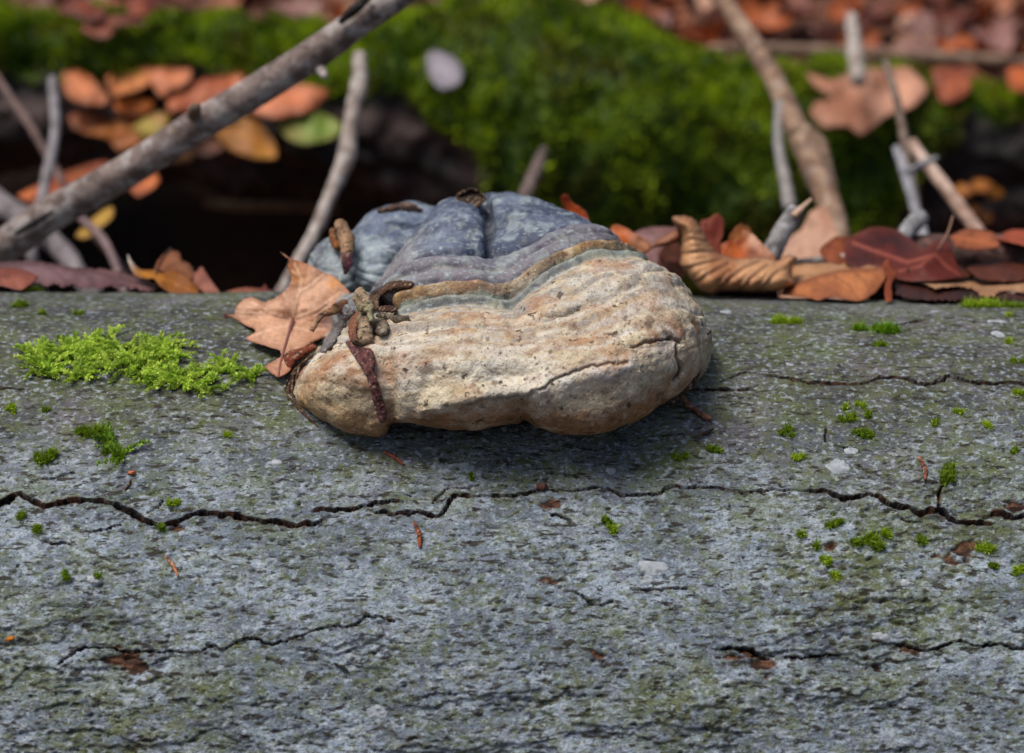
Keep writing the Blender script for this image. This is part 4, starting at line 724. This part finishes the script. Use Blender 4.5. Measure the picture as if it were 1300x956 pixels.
# ------------------------------------------------------------------ leaf litter beyond
def litter_mesh(k):
    r = np.random.default_rng(200+k); nu, nv = 11, 7; u = np.linspace(0, 1, nu)[:, None]; v = np.linspace(-1, 1, nv)[None]
    L, W = r.uniform(.065, .095), r.uniform(.021, .033); prof = np.sin(np.pi*u**.8)**.8*(1-.15*u)
    if k % 3 == 2: prof = prof*(1+.35*np.cos(u*22)); W *= 1.3; L *= 1.15
    x = (u-.5)*L+0*v; y = v*W*prof; cu, cv, tw = r.uniform(-.020, .034), r.uniform(.004, .022), r.uniform(-.6, .6)
    z = cu*(2*u-1)**2+cv*v*v*prof+tw*y*(u-.5)+.003*np.sin(u*20+k)*np.abs(v)+.004
    return np.stack([x, y, z-z.min()], -1).reshape(-1, 3), gridF(nu, nv)
KINDS = [('copper brown', (S(170, 106, 74), S(136, 82, 58))), ('pale tan', (S(206, 164, 138), S(180, 134, 110))), ('rust orange', (S(190, 104, 54), S(156, 80, 44))), ('dull mauve brown', (S(160, 118, 110), S(128, 90, 84))), ('dark chestnut', (S(116, 62, 46), S(86, 46, 36)))]
protos = []
for k in range(15):
    v_, f_ = litter_mesh(k); cl = KINDS[k % 5][1]; me = mesh('litter_leaf', v_, f_, mix(cl[0], cl[1], noise(v_*50, k))); me.materials.append(M['leaf']); protos.append(me)
def litter_spot():
    while True:
        x, y = RNG.uniform(-1.05, 1.05), RNG.uniform(1.24, 2.35)
        if abs(x) < .45*(y+1.3)/1.9: return x, y
from mathutils import Euler
for k in range(290):
    x, y = litter_spot(); kd = k % 5; me = protos[(k % 3)*5+kd]
    o = bpy.data.objects.new('fallen_leaf', me); COL.objects.link(o)
    o.location = (x, y, float(ground_z(x, y))+RNG.uniform(-.002, .03)); o.rotation_euler = Euler((RNG.normal(0, .35), RNG.normal(0, .35), RNG.uniform(0, 6.28))); s = RNG.uniform(.75, 1.25); o.scale = (s, s, s)
    tag(o, KINDS[kd][0]+' dead leaf in the litter beyond the mossy log', 'leaf', KINDS[kd][0]+' leaves of the forest litter')
allV, allF, allC = [], [], []; off = 0
for k in range(5200):
    zone = k % 6
    if zone == 0: x, y = RNG.uniform(-1.6, 1.6), RNG.uniform(.40, 1.0)
    elif zone == 1: x, y = RNG.uniform(-2.2, 2.2), RNG.uniform(-1.6, -.45)
    else: x, y = RNG.uniform(-2.6, 2.6), RNG.uniform(1.22, 4.0)
    kk = int(RNG.integers(15)); v_, f_ = litter_mesh(kk); E = np.array(Euler((RNG.normal(0, .3), RNG.normal(0, .3), RNG.uniform(0, 6.28))).to_matrix()); s = RNG.uniform(.7, 1.2)
    allV.append(v_@E.T*s+np.array([x, y, float(0)])); allF.append(f_+off); off += len(v_); cl = KINDS[kk % 5][1]; allC.append(mix(cl[0], cl[1], noise(v_*50, kk))*RNG.uniform(.75, 1.1))
V_ = np.concatenate(allV); cen = np.repeat([v.mean(0) for v in allV], [len(v) for v in allV], axis=0); V_[:, 2] += ground_z(cen[:, 0], cen[:, 1])+.004
lt = link('leaf_litter', mesh('leaf_litter', V_, np.concatenate(allF), np.concatenate(allC)), M['leaf']); tag(lt, 'carpet of brown dead leaves covering the forest floor', 'leaf litter', kind='stuff')

# ------------------------------------------------------------------ moss on the main log
def log_frame(x, s):
    f = np.asarray(s)/LR; return np.stack([0*f, -np.sin(f), np.cos(f)], -1)
def tuft(label, px, py, a, b, n, hgt, cols, group=None, name='moss_tuft', seed=1):
    r = np.random.default_rng(seed+int(px)*7+int(py)); x0, s0 = log_xs(px, py+b*.5); ra = a/FPX*1.15; rb = max(b, 5)/FPX*1.3
    n = int(n*1.5); m = int(r.integers(3, 7)); ca = r.uniform(0, 6.283, m); cr = r.uniform(.25, .85, m); sz = r.uniform(.22, .55, m); pick = r.integers(0, m, n)
    rad = np.sqrt(r.random(n)); an = r.uniform(0, 6.283, n); stray = np.where(r.random(n) < .14, r.uniform(1.3, 2.6, n), 1.0)
    x = x0+ra*(cr*np.cos(ca))[pick]*1.1+ra*sz[pick]*rad*np.cos(an)*stray; s = s0+rb*(cr*np.sin(ca))[pick]+rb*sz[pick]*rad*np.sin(an)*stray*1.2; rad = np.clip(rad*stray, 0, 1.2)
    p0 = on_log_xs(x, s, -.0006); nm = log_frame(x, s)
    dr = nm*.9+np.array([0, 0, .35])+r.normal(0, .42, (n, 3)); dr /= np.linalg.norm(dr, axis=1, keepdims=True)
    h = hgt*.8*(.6+.9*(sz/sz.max())[pick])*(1.15-.65*rad)*.8*r.uniform(.6, 1.2, n); sd = np.cross(dr, r.normal(0, 1, (n, 3))); sd /= np.linalg.norm(sd, axis=1, keepdims=True); wd = r.uniform(.00016, .0004, n)[:, None]
    bend = r.normal(0, .25, (n, 3))*h[:, None]
    Vv = np.stack([p0-sd*wd, p0+sd*wd, p0+dr*h[:, None]*.55+sd*wd*1.2, p0+dr*h[:, None]+bend, p0+dr*h[:, None]*.55-sd*wd*1.2], 1)
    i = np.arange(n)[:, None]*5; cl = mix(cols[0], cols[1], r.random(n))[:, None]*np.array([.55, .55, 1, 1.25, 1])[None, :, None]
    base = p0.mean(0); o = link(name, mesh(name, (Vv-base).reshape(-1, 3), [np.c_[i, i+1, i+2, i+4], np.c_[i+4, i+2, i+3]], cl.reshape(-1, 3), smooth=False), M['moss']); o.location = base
    return tag(o, label, 'moss', group)
MG = (S(88, 112, 22), S(150, 178, 46)); MY = (S(128, 158, 28), S(180, 202, 52))
SM = 'small green moss tuft dotted on the grey bark'; SG = 'small moss tufts on the log'
tuft('wide cushion of dark green moss below the feathery moss patch', 126, 544, 27, 10, 800, .0075, MG)
tuft('round dark green moss tuft near the long left crack', 55, 579, 14, 9, 420, .0075, MG)
tuft('bright yellow green moss tuft under the mauve leaf', 47, 372, 17, 6, 420, .006, MY)
tuft('low moss tuft on the bark edge below the reddish leaf', 21, 392, 14, 6, 340, .006, MG)
tuft('pair of bright moss cushions right of the fungus', 1000, 405, 22, 8, 620, .007, MY)
tuft('broad bright moss cushion on the short upper crack', 1110, 412, 29, 11, 900, .0075, (S(80, 124, 20), S(140, 180, 34)))
tuft('long bright moss cushion at the foot of the pale tan leaf', 1250, 381, 27, 9, 800, .008, MY)
tuft('moss tuft beside the long bright cushion at the leaf foot', 1290, 383, 20, 7, 460, .006, MG)
tuft('dark green moss cushion below the long right crack', 1102, 684, 20, 9, 620, .007, MG)
tuft('moss tuft on the dark notch beside the reddish splinter', 1203, 597, 11, 10, 420, .008, MG)
tuft('green moss tuft on the flaking bark right of the fungus', 1096, 545, 14, 7, 380, .006, MG)
for (x, y, a, b) in [(75,434,9,5),(99,401,7,3),(57,403,7,3),(16,521,8,4),(58,520,6,3),(137,570,9,6),(150,578,7,4),(222,639,10,5),(203,671,6,4),(85,733,7,4),(126,733,5,4),(25,655,6,4),(52,672,8,5),(770,660,7,6),(778,671,8,5),(1013,577,9,5),(1000,546,9,6),(1075,528,11,8),(1100,525,6,4),(1072,515,6,3),(1119,437,11,4),(1093,512,5,4),(1058,660,12,5),(1127,673,10,6),(1172,681,7,5),(1046,709,7,5),(1017,676,6,4),(1035,692,6,4),(1279,431,7,5),(1293,455,8,5),(1293,495,9,7),(1253,538,6,4),(1289,567,5,4),(1250,694,10,6),(1294,719,8,7),(1262,713,6,4),(1217,520,5,3),(862,577,9,5),(905,566,11,6),(322,480,8,5),(290,556,5,3),(1188,536,6,3),(1060,728,6,4),(600,604,4,3),(1282,398,6,3)]:
    yl = 'yellow green' if (x+y) % 3 == 0 else 'green'
    if x < 345: wh = 'on the dark smooth bark around the feathery moss' if y < 560 else ('along the long left crack' if y < 680 else 'below the long left crack')
    elif x < 860: wh = 'below the middle crack under the fungus' if y > 640 else 'just under the fungus'
    elif x < 930: wh = 'beside the hanging stem at the right foot of the fungus'
    elif y < 500: wh = 'above the upper right crack'
    elif y < 640: wh = 'between the two long right cracks'
    else: wh = 'below the lower right crack'
    tuft('small '+yl+' moss tuft '+wh, x, y, a, b, int(60+a*b*4), .0048, MG if (x+y) % 3 else MY, 'small moss tufts '+wh)
def feather(label, ells, cols, seed=1):
    r = np.random.default_rng(seed); Vs, Fs, Cs = [], [], []; off = 0
    for (px, py, a, b, n) in ells:
        for _ in range(int(n*.5+2)):
            t = r.uniform(0, 6.283); q = math.sqrt(r.random()); x0, s0 = log_xs(px+a*q*math.cos(t), py+b*q*math.sin(t)); d = r.uniform(0, 6.283); L = r.uniform(.006, .016); m = 9
            tt_ = np.linspace(0, 1, m); hh = np.sin(tt_*2.2)*r.uniform(.0005, .0035)+tt_*r.uniform(-.0005, .003); x = x0+np.cos(d)*L*tt_; s = s0+np.sin(d)*L*tt_*.9
            p = on_log_xs(x, s, hh); nm = log_frame(x, s); tg = np.gradient(p, axis=0); tg /= np.linalg.norm(tg, axis=1, keepdims=True)+1e-9; sdv = np.cross(tg, nm)
            base = mix(cols[0], cols[1], r.random())*r.uniform(.8, 1.15)
            for k in range(m):
                for _j in range(5):
                    an = r.uniform(0, 6.283); out = sdv[k]*math.cos(an)+nm[k]*abs(math.sin(an)); dv = out*.8+tg[k]*.75+r.normal(0, .15, 3); dv /= np.linalg.norm(dv); ll = r.uniform(.0022, .0044)*(1.1-.4*tt_[k]); sw = np.cross(dv, r.normal(0, 1, 3)); sw /= np.linalg.norm(sw); wv_ = ll*.26
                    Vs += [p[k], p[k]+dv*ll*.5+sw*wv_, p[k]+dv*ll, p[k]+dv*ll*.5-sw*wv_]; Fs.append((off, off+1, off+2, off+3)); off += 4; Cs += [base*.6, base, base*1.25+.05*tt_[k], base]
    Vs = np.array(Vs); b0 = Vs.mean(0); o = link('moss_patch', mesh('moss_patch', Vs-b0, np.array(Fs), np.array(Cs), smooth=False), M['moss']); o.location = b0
    return tag(o, label, 'moss')
FM = (S(136, 172, 40), S(206, 228, 96))
feather('large feathery light green moss patch spreading on the log beside the tan leaf', [(88,452,30,13,75),(130,448,32,12,85),(175,455,34,12,80),(208,452,22,12,50),(60,463,26,10,40),(150,470,46,10,60),(200,482,36,10,55),(225,492,30,9,45),(45,458,12,8,14),(262,482,20,9,26),(285,472,14,8,16),(62,478,16,7,20),(100,482,18,6,14),(255,500,26,6,16)], FM, 3)
feather('tiny feathery moss sprig beside the foot of the tan leaf', [(318,482,11,8,16)], FM, 4)
feather('thin feathery moss strand trailing under the wide dark cushion', [(140,568,8,6,9),(152,578,7,8,9)], (S(90, 130, 24), S(140, 176, 40)), 5)

# ------------------------------------------------------------------ debris on the fungus and the log
def chunk(label, pts, col, name='twig_fragment', cat='twig', rough=.55, seed=1, mat='debris', ns=14):
    return stick(label, pts, (col*.75, col*1.15), name=name, cat=cat, rough=rough, seed=seed, mat=mat, ns=26, sub=18, nf=170)
chunk('knobbly ochre twig fragment stuck to the grey lobe at the back of the fungus', [(432,283,1.285,7),(437,296,1.276,9),(441,308,1.268,10),(440,322,1.262,8),(437,334,1.262,4)], S(158, 124, 94), rough=.28, seed=91)
chunk('small orange brown scale beside the knobbly twig fragment', [(422,293,1.288,5),(424,303,1.280,6),(429,315,1.272,4)], S(140, 84, 40), 'bud_scale', 'scale', seed=92)
chunk('maroon bud tip hanging under the knobbly twig fragment', [(441,322,1.258,6),(441,336,1.257,6),(438,347,1.262,3)], S(112, 70, 78), 'bud', 'bud', seed=93)
def gl(px, py, o=.002): return float(hit_log(px, py))-o
def fdepth(x, y, off=.003):
    d = np.hypot(PX-x, PY-y); d[(VV < 2) | (VV > 12.2)] = 1e9; k = d.argmin(); q = FB.reshape(-1, 3)[k]-CAM; return float(q@FWD)-off
h4 = lambda L: [(370+a/4.782, 360+b/4.782) for a, b in L]
h5 = lambda L: [(380+a/5.622, 240+b/5.622) for a, b in L]
def piece(label, outline, off, cols, name, cat, seed=1, bulge=.004, bscale=5., dep=None, **kw):
    """a scrap lying on the fungus: follows the surface under it"""
    o = np.array(outline, float); ctr = dep or [(x, y, fdepth(x, y, off)) for x, y in np.r_[o[::2], o.mean(0)[None]]]
    kw = {**dict(wav=.0015, jag=.5, step=1.3, relief=.0008), **kw}
    Vv, T, c = leaf_blade(o, rbf(ctr), cols=cols, seed=seed, bulge=bulge, bscale=bscale, **kw); base = Vv[Vv[:, 2].argmin()]
    ob = link(name, mesh(name, Vv-base, T, c), M['debris']); ob.location = base; solid(ob, .0014); return tag(ob, label, cat)
piece('grey ridged bark splinter along the left shoulder of the fungus', h4([(160,425),(190,380),(215,330),(260,260),(310,180),(350,112),(385,125),(384,170),(335,240),(292,312),(240,385),(200,415)]), .005, (S(58, 58, 64), S(136, 136, 138)), 'bark_splinter', 'bark', 100, .006, 7)
piece('pale torn bark strip above the left shoulder of the fungus', h4([(150,200),(200,168),(260,128),(330,98),(348,110),(302,172),(240,192),(192,202),(162,240),(132,292),(114,285),(140,222)]), .012, (S(186, 148, 116), S(140, 96, 66)), 'bark_strip', 'bark', 101, .0012, 6, jag=1.0)
piece('rusty brown bark strip left of the vertical twig fragment', h4([(352,230),(372,180),(400,160),(408,230),(392,300),(400,352),(370,352),(345,280)]), .009, (S(138, 82, 56), S(104, 60, 42)), 'bark_strip', 'bark', 97, .005, 6)
piece('flat purplish brown bud scale lying down the cream margin', h4([(335,356),(350,350),(400,382),(440,395),(482,402),(506,470),(496,530),(520,600),(546,690),(573,780),(568,832),(545,842),(520,780),(495,690),(465,570),(440,520),(400,462),(355,392)]), .0035, (S(126, 82, 84), S(104, 62, 62)), 'bud_scale', 'scale', 104, .002, 6, mid=h4([(360,370),(450,470),(505,620),(556,825)]), vein_c=S(96, 54, 54))
piece('pale knob beside the vertical twig fragment', h4([(495,255),(540,212),(575,232),(590,270),(578,300),(535,310),(502,292)]), .004, (S(168, 158, 140), S(120, 110, 92)), 'bark_lump', 'bark', 96, .010, 9)
piece('brown rolled bark scrap around the hollow beside the ochre ridge', [(469,394),(465,382),(472,371),(488,361),(508,357),(526,360),(520,366),(504,366),(490,371),(481,380),(480,393)], .006, (S(116, 82, 60), S(78, 52, 38)), 'bark_scrap', 'bark', 105, .004, 5)
piece('dark red bark shred under the ochre ridge', h5([(565,850),(620,838),(690,850),(700,872),(640,878),(580,872)]), .004, (S(84, 40, 30), S(56, 28, 24)), 'bark_shred', 'bark', 125, .002, 4)
chunk('grey root-like strand under the hollow of the fungus', [(480,400,fdepth(480,400),3.5),(496,403,fdepth(496,403),4.5),(510,405,fdepth(510,405),4),(519,403,fdepth(519,403),3)], S(128, 120, 106), 'bark_strand', 'bark', seed=106)
dt = fdepth(464, 425, .010)
chunk('lichened vertical twig fragment over the notch of the fungus', [(456,372,dt+.034,7),(459,380,dt+.030,9.5),(464,390,dt+.022,10),(462,398,dt+.016,8),(463,410,dt+.008,9),(464,425,dt,10),(465,437,dt-.004,10.5)], S(160, 138, 112), seed=94)
piece('yellow green lichen clump on the vertical twig fragment', h4([(395,140),(430,120),(480,110),(505,150),(490,180),(500,230),(478,240),(455,175),(415,165)]), 0, (S(176, 164, 92), S(150, 142, 110)), 'lichen_clump', 'lichen', 95, .006, 5, dep=[(464,388,dt+.010),(474,410,dt+.0),(455,392,dt+.008)])
piece('dark husk filling the cleft at the top of the cap', [(580,252),(584,245),(592,241),(602,240),(611,244),(616,252),(608,262),(597,267),(588,261)], 0, (S(44, 30, 25), S(26, 19, 17)), 'husk', 'husk', 98, -.010, 9, dep=[(580,252,1.275),(602,240,1.285),(616,252,1.275),(597,267,1.258)], wav=.006, jag=1.2, edge=S(84, 60, 46))
chunk('thin brown bark scrap lying on top of the slate lobe', [(480,268,1.30,3),(500,264,1.295,5),(520,263,1.295,6),(536,268,1.298,3)], S(108, 86, 76), 'bark_scrap', 'bark', rough=.5, seed=99)
piece('rusty curled scrap tucked under the tan lobed leaf', [(358,452),(370,446),(384,443),(398,437),(402,441),(390,449),(376,459),(367,472)], 0, (S(116, 52, 30), S(62, 32, 24)), 'leaf_scrap', 'leaf', 102, .004, 6, dep=[(358,452,gl(358,452,.012)),(392,433,gl(392,440,.02)),(426,424,gl(426,440,.03)),(366,472,gl(366,472,.008))])
stick('dark fibre bundle at the left foot of the fungus', [(398,450,gl(398,470,.014),1.5),(384,462,gl(384,470,.008),2.4),(372,478,gl(372,480,.006),2.2),(366,496,gl(366,496,.004),1.6),(376,516,gl(376,516,.003),1.4),(392,532,gl(392,532,.003),1)], (S(60, 42, 34), S(96, 66, 50)), name='fibre_bundle', cat='fibres', mat='debris', seed=103, ns=8, sub=8,
  twigs=[('fibre', [(390,456,gl(390,470,.010),1.4),(374,470,gl(374,474,.008),1.6),(362,490,gl(362,490,.003),1.3),(366,508,gl(366,508,.003),.8)], None), ('fibre', [(372,478,gl(372,480,.007),1.5),(371,500,gl(371,500,.004),1.4),(384,522,gl(384,522,.003),1.2),(404,542,gl(404,542,.003),.8)], None), ('fibre', [(380,466,gl(380,470,.010),1.8),(376,486,gl(376,486,.006),1.6),(380,505,gl(380,505,.004),1)], None)])
chunk('dark bark foot at the right end of the fungus', [(884,470,1.165,6),(874,484,1.158,9),(862,496,1.155,9),(848,510,1.152,6)], S(84, 60, 50), 'bark_clump', 'bark', rough=.5, seed=107)
chunk('thin reddish stem hanging at the right foot of the fungus', [(858,492,gl(858,492,.012),4),(868,508,gl(868,508,.006),4.5),(880,518,gl(880,518),3),(898,530,gl(898,530),3.5),(903,532,gl(903,532),2)], S(150, 106, 84), 'plant_stem', 'stem', seed=108)
def sliver(label, p0, p1, rp, col, seed):
    p0 = np.array(p0, float); p1 = np.array(p1, float); mid = (p0+p1)/2+np.array([rp*.8, 0])
    pts = [(q[0], q[1], gl(q[0], q[1], .0025), r_) for q, r_ in ((p0, rp*.5), (mid, rp), (p1, rp*.5))]
    return chunk(label, pts, col, 'bark_splinter', 'splinter', rough=.3, seed=seed, ns=8)
sliver('pale orange curved splinter on the lower left bark', (209,705), (226,731), 2.6, S(190, 128, 88), 111)
sliver('bright orange splinter just below the middle crack', (526,663), (533,695), 3.4, S(176, 92, 54), 112)
sliver('reddish splinter beside the dark notch right of the fungus', (1167,580), (1175,608), 3.2, S(160, 92, 72), 113)
sliver('reddish bark crumb under the left end of the fungus', (488,574), (512,590), 3.4, S(140, 78, 58), 114)
sliver('dark brown bark crumb standing on the middle crack', (680,618), (694,620), 6, S(84, 52, 44), 115)
sliver('small maroon seed on the bark edge left of the tan leaf', (247,382), (256,384), 4.5, S(104, 62, 66), 116)
sliver('small brown crumb below the mauve leaf', (60,390), (68,392), 4, S(110, 76, 62), 117)
sliver('orange flake on the far left lower bark', (8,812), (15,813), 4.5, S(186, 110, 30), 118)
sliver('dark leaf shard on the lower left bark', (424,842), (442,852), 2.6, S(48, 50, 46), 119)
sliver('small orange crumb above the left crack', (163,600), (170,602), 3.4, S(190, 110, 70), 120)
sliver('fine brown needle under the orange crumb', (158,622), (166,609), 1.6, S(110, 74, 50), 121)
sliver('dark twig crumb under the right foot of the fungus', (880,556), (906,544), 2.6, S(64, 50, 42), 122)
